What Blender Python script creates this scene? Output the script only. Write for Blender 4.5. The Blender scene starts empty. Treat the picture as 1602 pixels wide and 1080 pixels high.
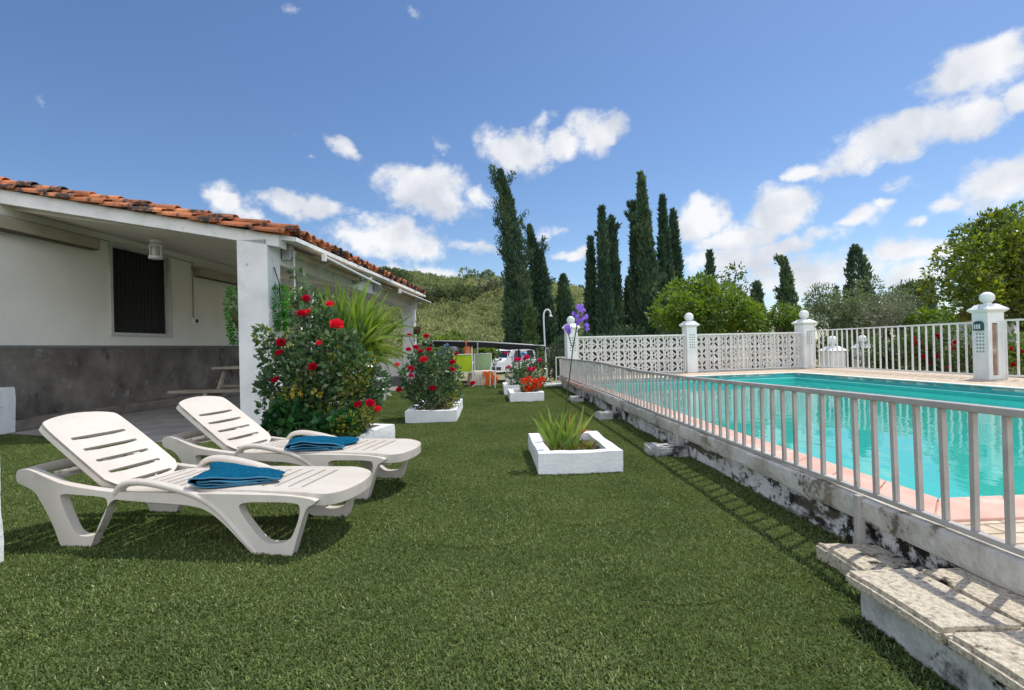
import bpy, bmesh, math, random
import numpy as np
from mathutils import Vector, Matrix
R = math.radians
sc = bpy.context.scene
col = sc.collection
rng = np.random.default_rng(7)
random.seed(7)

# ---------------------------------------------------------------- camera
F_PX = 800.0
cam_d = bpy.data.cameras.new('camera'); cam = bpy.data.objects.new('camera', cam_d); col.objects.link(cam)
cam_d.sensor_fit = 'HORIZONTAL'; cam_d.sensor_width = 36; cam_d.lens = 36*F_PX/1602
cam_d.clip_end = 3000; cam_d.clip_start = 0.02
CAM = Vector((0, 0, 1.0))
_p = math.atan(3/800); _r = math.atan(.024)
_F = Vector((0, math.cos(_p), math.sin(_p))); _R0 = Vector((1, 0, 0)); _U0 = _R0.cross(_F)
_R = _R0*math.cos(_r) - _U0*math.sin(_r); _U = _R0*math.sin(_r) + _U0*math.cos(_r)
m = Matrix((_R, _U, -_F)).transposed().to_4x4(); m.translation = CAM
cam.matrix_world = m
sc.camera = cam

def ray(x, y): return _F + _R*((x-801)/F_PX) + _U*((540-y)/F_PX)
def at(x, y, Y):
    d = ray(x, y); return CAM + d*(Y/d.y)

# ---------------------------------------------------------------- light
SUN = Vector((.44, .30, 1)).normalized()
SUN_EL = math.asin(SUN.z); SUN_AZ = math.atan2(SUN.x, SUN.y)
sun_d = bpy.data.lights.new('sun', 'SUN'); sun_d.energy = 2.6; sun_d.angle = R(.53); sun_d.color = (1, .955, .88)
sun = bpy.data.objects.new('sun', sun_d); col.objects.link(sun)
sun.rotation_euler = (-SUN).to_track_quat('-Z', 'Y').to_euler()
SKY_STRENGTH = 0.089
sc.view_settings.view_transform = 'Standard'; sc.view_settings.look = 'None'
sc.view_settings.exposure = 0.6; sc.view_settings.gamma = 1
sc.cycles.max_bounces = 8; sc.cycles.transparent_max_bounces = 12
sc.cycles.caustics_reflective = False; sc.cycles.caustics_refractive = False
sc.cycles.use_denoising = True

world = bpy.data.worlds.new('World'); sc.world = world; world.use_nodes = True
wt = world.node_tree; wn, wl = wt.nodes, wt.links
for n in list(wn): wn.remove(n)

def N(tree, typ, **kw):
    n = tree.nodes.new(typ)
    for k, v in kw.items(): setattr(n, k, v)
    return n
def math_(tree, op, a, b=None, c=None, clamp=False):
    n = tree.nodes.new('ShaderNodeMath'); n.operation = op; n.use_clamp = clamp
    for i, v in enumerate((a, b, c)):
        if v is None: continue
        if isinstance(v, (int, float)): n.inputs[i].default_value = v
        else: tree.links.new(v, n.inputs[i])
    return n.outputs[0]

def build_world():
    out = N(wt, 'ShaderNodeOutputWorld'); bg = N(wt, 'ShaderNodeBackground')
    sky = N(wt, 'ShaderNodeTexSky', sky_type='NISHITA', sun_disc=False)
    sky.sun_elevation = SUN_EL; sky.sun_rotation = SUN_AZ
    sky.altitude = 300; sky.air_density = 1.0; sky.dust_density = .5; sky.ozone_density = 3.5
    tc = N(wt, 'ShaderNodeTexCoord'); V = tc.outputs['Generated']
    # domain warp so that the cloud outlines billow
    nz0 = N(wt, 'ShaderNodeTexNoise'); nz0.inputs['Scale'].default_value = 9; nz0.inputs['Detail'].default_value = 5
    wl.new(V, nz0.inputs['Vector'])
    sub = N(wt, 'ShaderNodeVectorMath', operation='SUBTRACT'); wl.new(nz0.outputs['Color'], sub.inputs[0]); sub.inputs[1].default_value = (.5, .5, .5)
    scl = N(wt, 'ShaderNodeVectorMath', operation='SCALE'); wl.new(sub.outputs[0], scl.inputs[0]); scl.inputs['Scale'].default_value = .075
    add = N(wt, 'ShaderNodeVectorMath', operation='ADD'); wl.new(V, add.inputs[0]); wl.new(scl.outputs[0], add.inputs[1])
    W = add.outputs[0]
    blobs = [(812,236,74,46,-12,1),(932,214,56,40,0,1),(875,228,55,22,0,.8),(845,192,28,14,10,.45),
      (664,297,92,54,-5,1),(738,300,42,20,-10,.7),(615,377,130,40,-3,1),(738,384,56,18,-10,.7),(560,372,70,28,0,.7),
      (350,312,38,26,-35,.8),(465,322,105,22,-4,.85),(390,338,70,26,-25,.5),(541,238,46,15,-35,.55),(470,212,28,10,0,.33),(485,245,24,10,0,.30),
      (1395,218,170,46,18,1),(1262,264,42,17,0,.9),(1505,196,110,32,10,1),(1520,112,150,52,24,1),(1592,150,40,28,20,.9),
      (1550,285,120,50,24,1),(1480,318,60,20,8,.8),(1220,335,90,52,8,1),(1098,350,52,38,-5,.95),(1225,388,115,24,5,.8),(1335,345,62,20,12,.7),(1372,330,26,14,0,.7),
      (1300,432,330,58,2,.66),(1420,398,150,26,4,.7),(1150,405,130,40,2,.7),(1330,250,90,24,20,.6),(1440,160,60,16,24,.5),(1160,372,110,30,4,.8),(1280,372,90,26,6,.75),(1395,300,60,14,14,.45),(1500,390,120,30,6,.7),(620,425,90,18,0,.5),(800,395,50,14,-6,.5),(700,440,130,24,0,.5),(905,402,42,11,3,.75),(865,370,38,18,0,.5),
      (700,432,70,20,0,.65),(690,232,22,10,-20,.31),(66,172,20,16,0,.31),(462,20,30,16,0,.28),(646,8,22,13,0,.33),(1425,352,22,10,10,.5),(1540,345,60,18,8,.6)]
    grp = bpy.data.node_groups.new('cloud_patch', 'ShaderNodeTree')
    for nm, ty in (('V', 'NodeSocketVector'), ('C', 'NodeSocketVector'), ('A', 'NodeSocketVector'), ('B', 'NodeSocketVector'), ('W', 'NodeSocketFloat'), ('Prev', 'NodeSocketFloat')):
        grp.interface.new_socket(nm, in_out='INPUT', socket_type=ty)
    grp.interface.new_socket('Out', in_out='OUTPUT', socket_type='NodeSocketFloat')
    gi = N(grp, 'NodeGroupInput'); go = N(grp, 'NodeGroupOutput')
    d = N(grp, 'ShaderNodeVectorMath', operation='SUBTRACT'); grp.links.new(gi.outputs['V'], d.inputs[0]); grp.links.new(gi.outputs['C'], d.inputs[1])
    da = N(grp, 'ShaderNodeVectorMath', operation='DOT_PRODUCT'); grp.links.new(d.outputs[0], da.inputs[0]); grp.links.new(gi.outputs['A'], da.inputs[1])
    db = N(grp, 'ShaderNodeVectorMath', operation='DOT_PRODUCT'); grp.links.new(d.outputs[0], db.inputs[0]); grp.links.new(gi.outputs['B'], db.inputs[1])
    dl = N(grp, 'ShaderNodeVectorMath', operation='LENGTH'); grp.links.new(d.outputs[0], dl.inputs[0])
    far = math_(grp, 'LESS_THAN', dl.outputs['Value'], 1.25)
    r2 = math_(grp, 'ADD', math_(grp, 'POWER', da.outputs['Value'], 2.0), math_(grp, 'POWER', db.outputs['Value'], 2.0))
    v = math_(grp, 'SUBTRACT', 1.0, math_(grp, 'SQRT', r2))
    v = math_(grp, 'MULTIPLY', math_(grp, 'MULTIPLY', math_(grp, 'MAXIMUM', v, 0.0), gi.outputs['W']), far)
    v = math_(grp, 'MAXIMUM', v, gi.outputs['Prev'])
    grp.links.new(v, go.inputs['Out'])
    prev = None
    for (x, y, a, b, rot, w) in blobs:
        a, b = a*1.12, b*1.15
        g = N(wt, 'ShaderNodeGroup'); g.node_tree = grp
        C = ray(x, y).normalized(); c, s = math.cos(R(rot)), math.sin(R(rot))
        e = 2.0
        ax = ray(x+e*c, y-e*s).normalized(); bx = ray(x-e*s, y-e*c).normalized()
        A = (ax-C); la = A.length/e*a; A = A.normalized()/la
        B = (bx-C); lb = B.length/e*b; B = B.normalized()/lb
        g.inputs['C'].default_value = C; g.inputs['A'].default_value = A; g.inputs['B'].default_value = B; g.inputs['W'].default_value = w
        wl.new(W, g.inputs['V'])
        if prev is not None: wl.new(prev, g.inputs['Prev'])
        prev = g.outputs['Out']
    # unseen bright clouds added behind, beside and above the viewer as neutral fill
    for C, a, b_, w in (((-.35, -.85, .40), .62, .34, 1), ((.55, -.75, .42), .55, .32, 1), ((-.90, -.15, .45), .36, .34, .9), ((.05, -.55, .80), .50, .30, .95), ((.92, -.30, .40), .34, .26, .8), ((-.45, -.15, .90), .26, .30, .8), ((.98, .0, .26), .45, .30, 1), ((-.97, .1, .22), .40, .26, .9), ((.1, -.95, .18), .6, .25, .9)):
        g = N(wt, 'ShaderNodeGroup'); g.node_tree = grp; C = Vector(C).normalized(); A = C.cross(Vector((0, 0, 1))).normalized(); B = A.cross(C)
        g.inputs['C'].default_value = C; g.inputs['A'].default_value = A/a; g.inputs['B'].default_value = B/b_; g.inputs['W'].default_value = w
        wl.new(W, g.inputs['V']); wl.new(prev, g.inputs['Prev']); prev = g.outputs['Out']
    nz = N(wt, 'ShaderNodeTexNoise'); nz.inputs['Scale'].default_value = 16; nz.inputs['Detail'].default_value = 9; nz.inputs['Roughness'].default_value = .6
    mp = N(wt, 'ShaderNodeMapping'); mp.inputs['Scale'].default_value = (1, 1, 1.25); wl.new(V, mp.inputs['Vector']); wl.new(mp.outputs[0], nz.inputs['Vector'])
    nzb = N(wt, 'ShaderNodeTexNoise'); nzb.inputs['Scale'].default_value = 46; nzb.inputs['Detail'].default_value = 6; nzb.inputs['Roughness'].default_value = .62; wl.new(V, nzb.inputs['Vector'])
    f = math_(wt, 'ADD', prev, math_(wt, 'MULTIPLY', math_(wt, 'SUBTRACT', nz.outputs['Fac'], .5), 1.25))
    f = math_(wt, 'ADD', f, math_(wt, 'MULTIPLY', math_(wt, 'SUBTRACT', nzb.outputs['Fac'], .5), .45))
    mr = N(wt, 'ShaderNodeMapRange', interpolation_type='SMOOTHSTEP'); wl.new(f, mr.inputs['Value'])
    mr.inputs['From Min'].default_value = .14; mr.inputs['From Max'].default_value = .60
    gate = N(wt, 'ShaderNodeMapRange', interpolation_type='SMOOTHSTEP'); wl.new(prev, gate.inputs['Value'])
    gate.inputs['From Min'].default_value = .0; gate.inputs['From Max'].default_value = .12
    dens = math_(wt, 'MULTIPLY', math_(wt, 'MULTIPLY', mr.outputs[0], gate.outputs[0]), .96)
    # cloud tone: thick cores white, undersides a little grey
    nz2 = N(wt, 'ShaderNodeTexNoise'); nz2.inputs['Scale'].default_value = 13; nz2.inputs['Detail'].default_value = 8; wl.new(V, nz2.inputs['Vector'])
    cr = N(wt, 'ShaderNodeValToRGB'); wl.new(nz2.outputs['Fac'], cr.inputs['Fac'])
    cr.color_ramp.elements[0].position = .34; cr.color_ramp.elements[0].color = (.66, .69, .76, 1)
    cr.color_ramp.elements[1].position = .6; cr.color_ramp.elements[1].color = (.93, .935, .95, 1)
    # clouds behind the viewer get added brightness to raise fill, those ahead dimmed
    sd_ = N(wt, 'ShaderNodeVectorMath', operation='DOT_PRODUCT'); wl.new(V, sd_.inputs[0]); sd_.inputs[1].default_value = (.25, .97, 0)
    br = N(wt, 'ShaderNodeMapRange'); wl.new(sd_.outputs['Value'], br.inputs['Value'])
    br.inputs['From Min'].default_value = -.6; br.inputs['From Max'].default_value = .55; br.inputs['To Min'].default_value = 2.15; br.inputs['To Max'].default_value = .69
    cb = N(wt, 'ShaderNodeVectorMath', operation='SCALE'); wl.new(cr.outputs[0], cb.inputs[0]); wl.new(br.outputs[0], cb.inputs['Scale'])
    hsv = N(wt, 'ShaderNodeHueSaturation'); wl.new(sky.outputs[0], hsv.inputs['Color'])
    hsv.inputs['Saturation'].default_value = 1.10; hsv.inputs['Hue'].default_value = .503; hsv.inputs['Value'].default_value = SKY_STRENGTH
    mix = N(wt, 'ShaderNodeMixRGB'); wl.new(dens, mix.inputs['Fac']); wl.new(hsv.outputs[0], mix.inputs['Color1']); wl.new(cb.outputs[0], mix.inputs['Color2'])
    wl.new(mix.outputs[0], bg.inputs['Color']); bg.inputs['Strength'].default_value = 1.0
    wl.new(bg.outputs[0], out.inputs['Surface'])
build_world()

# ---------------------------------------------------------------- materials
MATS = {}
def pm(name, stops, scale=6.0, detail=6.0, rough=.6, bump=0.0, bscale=40.0, spec=.3, coord='Object', stretch=(1, 1, 1), nrough=.6,
       overlay=None, island=0.0, transl=0.0, sheen=0.0, metal=0.0, spots=None):
    """noise-driven principled material; overlay = (colour, scale, lo, hi, stretch) blotches; island = per-piece value change"""
    if name in MATS: return MATS[name]
    mt = bpy.data.materials.new(name); mt.use_nodes = True; t = mt.node_tree
    for n in list(t.nodes): t.nodes.remove(n)
    out = N(t, 'ShaderNodeOutputMaterial'); bs = N(t, 'ShaderNodeBsdfPrincipled')
    bs.inputs['Roughness'].default_value = rough; bs.inputs['Specular IOR Level'].default_value = spec; bs.inputs['Metallic'].default_value = metal
    tc = N(t, 'ShaderNodeTexCoord'); mp = N(t, 'ShaderNodeMapping'); mp.inputs['Scale'].default_value = stretch
    if coord == 'World':
        ge = N(t, 'ShaderNodeNewGeometry'); t.links.new(ge.outputs['Position'], mp.inputs['Vector'])
    else: t.links.new(tc.outputs[coord], mp.inputs['Vector'])
    nz = N(t, 'ShaderNodeTexNoise'); nz.inputs['Scale'].default_value = scale; nz.inputs['Detail'].default_value = detail; nz.inputs['Roughness'].default_value = nrough
    t.links.new(mp.outputs[0], nz.inputs['Vector'])
    cr = N(t, 'ShaderNodeValToRGB'); el = cr.color_ramp.elements
    while len(el) < len(stops): el.new(.5)
    for e, (p, c) in zip(el, stops): e.position = p; e.color = (*c, 1)
    t.links.new(nz.outputs['Fac'], cr.inputs['Fac']); c = cr.outputs[0]
    if overlay:
        for oc, osc, lo, hi, ost in (overlay if isinstance(overlay, list) else [overlay]):
            m2 = N(t, 'ShaderNodeMapping'); m2.inputs['Scale'].default_value = ost; m2.inputs['Location'].default_value = (3.1, 7.7, 1.3)
            t.links.new(mp.outputs[0], m2.inputs['Vector'])
            n2 = N(t, 'ShaderNodeTexNoise'); n2.inputs['Scale'].default_value = osc; n2.inputs['Detail'].default_value = 8; n2.inputs['Roughness'].default_value = .68
            t.links.new(m2.outputs[0], n2.inputs['Vector'])
            mr = N(t, 'ShaderNodeMapRange', interpolation_type='SMOOTHSTEP'); mr.inputs['From Min'].default_value = lo; mr.inputs['From Max'].default_value = hi
            t.links.new(n2.outputs['Fac'], mr.inputs['Value'])
            mx = N(t, 'ShaderNodeMixRGB'); t.links.new(mr.outputs[0], mx.inputs['Fac']); t.links.new(c, mx.inputs['Color1']); mx.inputs['Color2'].default_value = (*oc, 1); c = mx.outputs[0]
    if spots:   # mould patches growing round given places
        n3 = N(t, 'ShaderNodeTexNoise'); n3.inputs['Scale'].default_value = 9; n3.inputs['Detail'].default_value = 9; n3.inputs['Roughness'].default_value = .7
        gp = N(t, 'ShaderNodeNewGeometry'); t.links.new(gp.outputs['Position'], n3.inputs['Vector']); acc = n3.outputs['Fac']
        for cen, rad, amt in spots:
            dd = N(t, 'ShaderNodeVectorMath', operation='DISTANCE'); t.links.new(gp.outputs['Position'], dd.inputs[0]); dd.inputs[1].default_value = cen
            m3 = N(t, 'ShaderNodeMapRange'); m3.inputs['From Min'].default_value = 0; m3.inputs['From Max'].default_value = rad; m3.inputs['To Min'].default_value = amt; m3.inputs['To Max'].default_value = 0
            t.links.new(dd.outputs['Value'], m3.inputs['Value']); acc = math_(t, 'ADD', acc, m3.outputs[0])
        m4 = N(t, 'ShaderNodeMapRange', interpolation_type='SMOOTHSTEP'); m4.inputs['From Min'].default_value = .63; m4.inputs['From Max'].default_value = .72; t.links.new(acc, m4.inputs['Value'])
        mx = N(t, 'ShaderNodeMixRGB'); t.links.new(m4.outputs[0], mx.inputs['Fac']); t.links.new(c, mx.inputs['Color1']); mx.inputs['Color2'].default_value = (.022, .019, .015, 1); c = mx.outputs[0]
    if island:
        ge = N(t, 'ShaderNodeNewGeometry')
        hs = N(t, 'ShaderNodeHueSaturation'); t.links.new(c, hs.inputs['Color'])
        t.links.new(math_(t, 'ADD', math_(t, 'MULTIPLY', ge.outputs['Random Per Island'], 2*island), 1-island), hs.inputs['Value'])
        c = hs.outputs[0]
    t.links.new(c, bs.inputs['Base Color'])
    if bump:
        nb = N(t, 'ShaderNodeTexNoise'); nb.inputs['Scale'].default_value = bscale; nb.inputs['Detail'].default_value = 6
        t.links.new(mp.outputs[0], nb.inputs['Vector'])
        bp = N(t, 'ShaderNodeBump'); bp.inputs['Strength'].default_value = bump; bp.inputs['Distance'].default_value = .02
        t.links.new(nb.outputs['Fac'], bp.inputs['Height']); t.links.new(bp.outputs[0], bs.inputs['Normal'])
    sh = bs.outputs[0]
    if transl:
        tr = N(t, 'ShaderNodeBsdfTranslucent'); hs = N(t, 'ShaderNodeHueSaturation'); hs.inputs['Hue'].default_value = .485; hs.inputs['Saturation'].default_value = 1.15; hs.inputs['Value'].default_value = 1.5
        t.links.new(c, hs.inputs['Color']); t.links.new(hs.outputs[0], tr.inputs['Color'])
        ms = N(t, 'ShaderNodeMixShader'); ms.inputs[0].default_value = transl; t.links.new(sh, ms.inputs[1]); t.links.new(tr.outputs[0], ms.inputs[2]); sh = ms.outputs[0]
    t.links.new(sh, out.inputs['Surface'])
    MATS[name] = mt
    return mt

def flat(name, c, rough=.5, spec=.3, metal=0, var=.08, scale=8, bump=0, bscale=60, transl=0, island=0):
    return pm(name, [(.35, tuple(v*(1-var) for v in c)), (.65, tuple(min(1, v*(1+var)) for v in c))], scale=scale, rough=rough, spec=spec, metal=metal, bump=bump, bscale=bscale, transl=transl, island=island)

M_plaster = pm('white_plaster', [(.3, (.60, .60, .60)), (.55, (.74, .74, .73)), (.7, (.78, .78, .77))], scale=2.2, rough=.75, bump=.25, bscale=35, overlay=[((.46, .44, .40), 1.6, .56, .75, (1, 1, .6)), ((.22, .20, .17), 7, .64, .70, (1, 1, .8))])
M_plaster_in = pm('porch_wall_paint', [(.3, (.78, .745, .67)), (.6, (.84, .81, .74))], scale=1.2, rough=.8, bump=.2, bscale=25)
M_ceiling = pm('ceiling_plaster', [(.3, (.66, .62, .55)), (.6, (.74, .70, .63))], scale=1.5, rough=.85, bump=.15, bscale=25)
M_plinth = pm('grey_render', [(.3, (.09, .079, .068)), (.5, (.17, .15, .13)), (.7, (.26, .235, .205))], scale=2.0, detail=9, rough=.85, bump=.5, bscale=60, overlay=[((.30, .29, .27), 4, .56, .72, (1, 1, 1)), ((.05, .045, .04), 1.3, .55, .68, (1, 1, .7))])
M_patio = pm('patio_concrete', [(.3, (.19, .175, .16)), (.65, (.34, .315, .29))], scale=2.5, detail=8, rough=.8, bump=.3, bscale=30)
M_kerb = pm('kerb_concrete', [(.3, (.14, .12, .10)), (.65, (.25, .22, .19))], scale=4, rough=.85, bump=.4, bscale=40)
M_tile = pm('terracotta_tile', [(.3, (.26, .085, .035)), (.5, (.44, .15, .06)), (.72, (.56, .24, .11))], scale=3.0, detail=7, rough=.8, bump=.4, bscale=30, island=.28,
            overlay=[((.045, .036, .030), 3.6, .485, .57, (1, 1, 1)), ((.45, .40, .33), 9, .63, .72, (1, 1, 1))])
M_dark = flat('dark_slats', (.012, .011, .011), rough=.5)
M_white_paint = pm('white_wash', [(.3, (.70, .71, .72)), (.6, (.82, .82, .81))], scale=5, rough=.7, bump=.35, bscale=30, overlay=[((.52, .51, .47), 5, .58, .76, (1, 1, 1)), ((.22, .20, .17), 16, .66, .70, (1, 1, 1))])
M_plastic = pm('cream_plastic', [(.3, (.54, .485, .42)), (.6, (.62, .565, .495))], scale=3.5, rough=.42, spec=.4, bump=.04, bscale=200, overlay=[((.42, .37, .31), 5, .55, .80, (1, 1, 1)), ((.30, .26, .22), 40, .68, .74, (1, 1, 1))])
M_towel = pm('teal_towel', [(.3, (.003, .085, .17)), (.7, (.006, .14, .26))], scale=30, rough=.95, spec=.05, bump=.8, bscale=260)
M_towel_edge = flat('towel_hem', (.05, .17, .27), rough=.9)
def _pw(u, v, z): a = math.atan(.0462); return (u*math.cos(a)-v*math.sin(a), u*math.sin(a)+v*math.cos(a), z)
SPOTS = [(_pw(1.70, 1.98, .08), .50, .27), (_pw(1.70, 2.6, .12), .45, .24), (_pw(1.70, 1.3, .16), .40, .20), (_pw(1.72, 3.1, .14), .35, .20), (_pw(1.72, 6.9, .1), .5, .2), (_pw(1.72, 9.0, .1), .6, .25), (_pw(1.3, 1.2, .02), .3, .22), (_pw(1.3, .8, .05), .3, .22)]
SPOTS2 = [(c, r_, a_*.62) for c, r_, a_ in SPOTS]; SPOTS = [(c, r_, a_*.82) for c, r_, a_ in SPOTS]
M_mould_wall = pm('mouldy_white_wall', [(.3, (.50, .49, .46)), (.5, (.66, .655, .63)), (.7, (.74, .735, .71))], scale=3, detail=8, rough=.85, bump=.5, bscale=28, coord='World',
                  overlay=[((.34, .30, .24), 2.2, .50, .70, (1, 1, 1)), ((.030, .026, .021), 2.3, .53, .61, (1, 1, 2.0)), ((.06, .05, .04), 13, .555, .62, (1, 1, 1)), ((.10, .085, .06), 1.2, .56, .62, (1, 1, 5))], spots=SPOTS)
M_lip = pm('worn_coping_lip', [(.3, (.40, .36, .30)), (.5, (.58, .55, .49)), (.7, (.70, .68, .63))], scale=4, detail=8, rough=.85, bump=.5, bscale=30, coord='World', overlay=[((.05, .045, .035), 4, .57, .64, (1, 1, 1)), ((.30, .25, .18), 2, .5, .7, (1, 1, 1))])
M_stone = pm('speckled_step_stone', [(.30, (.26, .22, .17)), (.46, (.54, .47, .36)), (.62, (.70, .62, .48))], scale=55, detail=4, rough=.9, bump=.8, bscale=110, coord='World', overlay=[((.06, .052, .04), 3.0, .56, .68, (1, 1, 1)), ((.12, .10, .08), 40, .63, .70, (1, 1, 1))], spots=SPOTS2)
M_stone_side = pm('step_side_render', [(.3, (.30, .30, .28)), (.6, (.55, .56, .53))], scale=5, detail=8, rough=.9, bump=.5, bscale=40, coord='World', overlay=((.04, .038, .032), 3.0, .53, .64, (1, 1, 1)), spots=SPOTS)
M_rail = pm('rail_paint', [(.3, (.34, .315, .285)), (.6, (.46, .43, .395))], scale=6, rough=.5, spec=.4, coord='World', overlay=((.33, .24, .17), 9, .66, .74, (1, 1, 1)))
M_fence = pm('fence_white_paint', [(.3, (.66, .65, .62)), (.6, (.76, .755, .73))], scale=6, rough=.55, coord='World', overlay=((.40, .24, .13), 5, .64, .76, (1, 1, 1)))
M_breeze = pm('breeze_block_paint', [(.3, (.56, .54, .50)), (.6, (.72, .71, .68))], scale=2, rough=.8, coord='World', bump=.3, overlay=((.42, .30, .22), 1.7, .56, .74, (1, 1, 1)))
M_pillar = pm('pillar_paint', [(.3, (.62, .65, .63)), (.6, (.78, .79, .77))], scale=3, rough=.7, coord='World', bump=.25, overlay=((.42, .36, .28), 3.5, .62, .76, (1, 1, 1)))
M_coping = pm('pink_coping', [(.3, (.56, .31, .24)), (.6, (.70, .44, .35))], scale=4, rough=.7, coord='World', overlay=((.72, .62, .52), 3, .58, .72, (1, 1, 1)))
M_coping_pale = pm('pale_coping', [(.3, (.62, .58, .50)), (.6, (.76, .73, .67))], scale=4, rough=.75, coord='World')
M_wire = flat('dark_wire', (.02, .022, .02), rough=.6)
M_steel = flat('shower_paint', (.62, .64, .66), rough=.35, spec=.5)
M_soil = pm('planter_soil', [(.3, (.035, .02, .012)), (.6, (.11, .065, .04))], scale=18, rough=.95, bump=.8, bscale=50)
M_wood_white = pm('weathered_white_wood', [(.3, (.45, .42, .37)), (.6, (.66, .64, .60))], scale=6, rough=.8, stretch=(1, 1, .2))
M_wood = pm('old_table_wood', [(.3, (.16, .13, .10)), (.6, (.30, .26, .21))], scale=6, rough=.8, stretch=(.2, 1, 1))
M_bark = pm('bark', [(.3, (.045, .032, .022)), (.65, (.12, .09, .065))], scale=9, rough=.9, bump=.8, bscale=30, stretch=(1, 1, .3))
M_stem = flat('green_stem', (.06, .085, .03), rough=.7)
def leafmat(name, dark, mid, light, rough=.5, spec=.4, transl=.3, scale=1.4, island=.35):
    return pm(name, [(.3, dark), (.5, mid), (.7, light)], scale=scale, detail=3, rough=rough, spec=spec, transl=transl, island=island, coord='World')
L_rose = leafmat('rose_leaf', (0.043, 0.098, 0.043), (0.073, 0.151, 0.058), (0.132, 0.230, 0.073), rough=.32, spec=.55, transl=.22, scale=5)
L_rose_pale = leafmat('pale_rose_leaf', (.10, .14, .075), (.17, .22, .12), (.26, .31, .19), rough=.3, spec=.6, transl=.25, scale=5)
L_rose_new = leafmat('young_rose_leaf', (.10, .13, .02), (.17, .20, .035), (.22, .22, .06), rough=.4, transl=.35, scale=5)
L_vine = leafmat('vine_leaf', (0.015, 0.062, 0.020), (0.027, 0.106, 0.031), (0.062, 0.163, 0.037), rough=.45, transl=.3, scale=5)
L_yucca = leafmat('sword_leaf', (0.084, 0.156, 0.022), (0.144, 0.240, 0.034), (0.240, 0.324, 0.060), rough=.38, transl=.3, scale=4)
L_iris = leafmat('iris_leaf', (.11, .19, .03), (.18, .28, .045), (.32, .38, .08), rough=.4, transl=.35, scale=4)
L_cyp = leafmat('cypress_needles', (0.040, 0.076, 0.048), (0.065, 0.116, 0.068), (0.129, 0.186, 0.088), rough=.75, spec=.15, transl=.22, scale=.6)
L_cyp_light = leafmat('young_cypress_needles', (0.053, 0.098, 0.038), (0.075, 0.128, 0.045), (0.105, 0.165, 0.060), rough=.7, spec=.15, transl=.2, scale=.8)
L_lime = leafmat('light_green_leaf', (0.074, 0.135, 0.019), (0.135, 0.223, 0.030), (0.216, 0.311, 0.047), rough=.5, transl=.4, scale=.5)
L_citrus = leafmat('citrus_leaf', (.06, .11, .02), (.16, .23, .028), (.34, .38, .05), rough=.35, spec=.5, transl=.38, scale=.9)
L_olive = leafmat('olive_leaf', (0.092, 0.110, 0.070), (0.156, 0.181, 0.110), (0.239, 0.267, 0.156), rough=.6, transl=.2, scale=.5)
L_green = leafmat('mid_green_leaf', (0.045, 0.088, 0.026), (0.088, 0.152, 0.040), (0.144, 0.224, 0.056), rough=.5, transl=.3, scale=.5)
L_dark = leafmat('dark_green_leaf', (0.029, 0.049, 0.021), (0.055, 0.087, 0.034), (0.094, 0.135, 0.049), rough=.55, transl=.2, scale=.5)
L_oak = leafmat('oak_leaf', (0.058, 0.085, 0.041), (0.098, 0.134, 0.058), (0.154, 0.194, 0.082), rough=.65, spec=.15, transl=.2, scale=.15)
L_scrub = leafmat('scrub_leaf', (.15, .20, .085), (.245, .285, .125), (.40, .40, .185), rough=.8, spec=.1, transl=.25, scale=.06, island=.45)
L_basket = leafmat('bright_trailing_leaf', (.02, .13, .02), (.045, .21, .03), (.10, .32, .05), rough=.4, transl=.35, scale=9)
P_red = flat('red_petal', (.50, .006, .018), rough=.55, spec=.2, transl=.25, var=.25, scale=30, island=.25)
P_coral = flat('coral_petal', (.72, .035, .035), rough=.55, spec=.2, transl=.25, var=.2, scale=30, island=.2)
P_pink = flat('pink_petal', (.66, .035, .13), rough=.55, spec=.2, transl=.25, var=.25, scale=30, island=.25)
P_orange = flat('orange_petal', (.72, .065, .012), rough=.55, spec=.2, transl=.25, var=.2, scale=30, island=.25)
P_violet = flat('violet_petal', (.34, .19, .62), rough=.55, spec=.2, transl=.35, var=.2, scale=40, island=.25)

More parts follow.
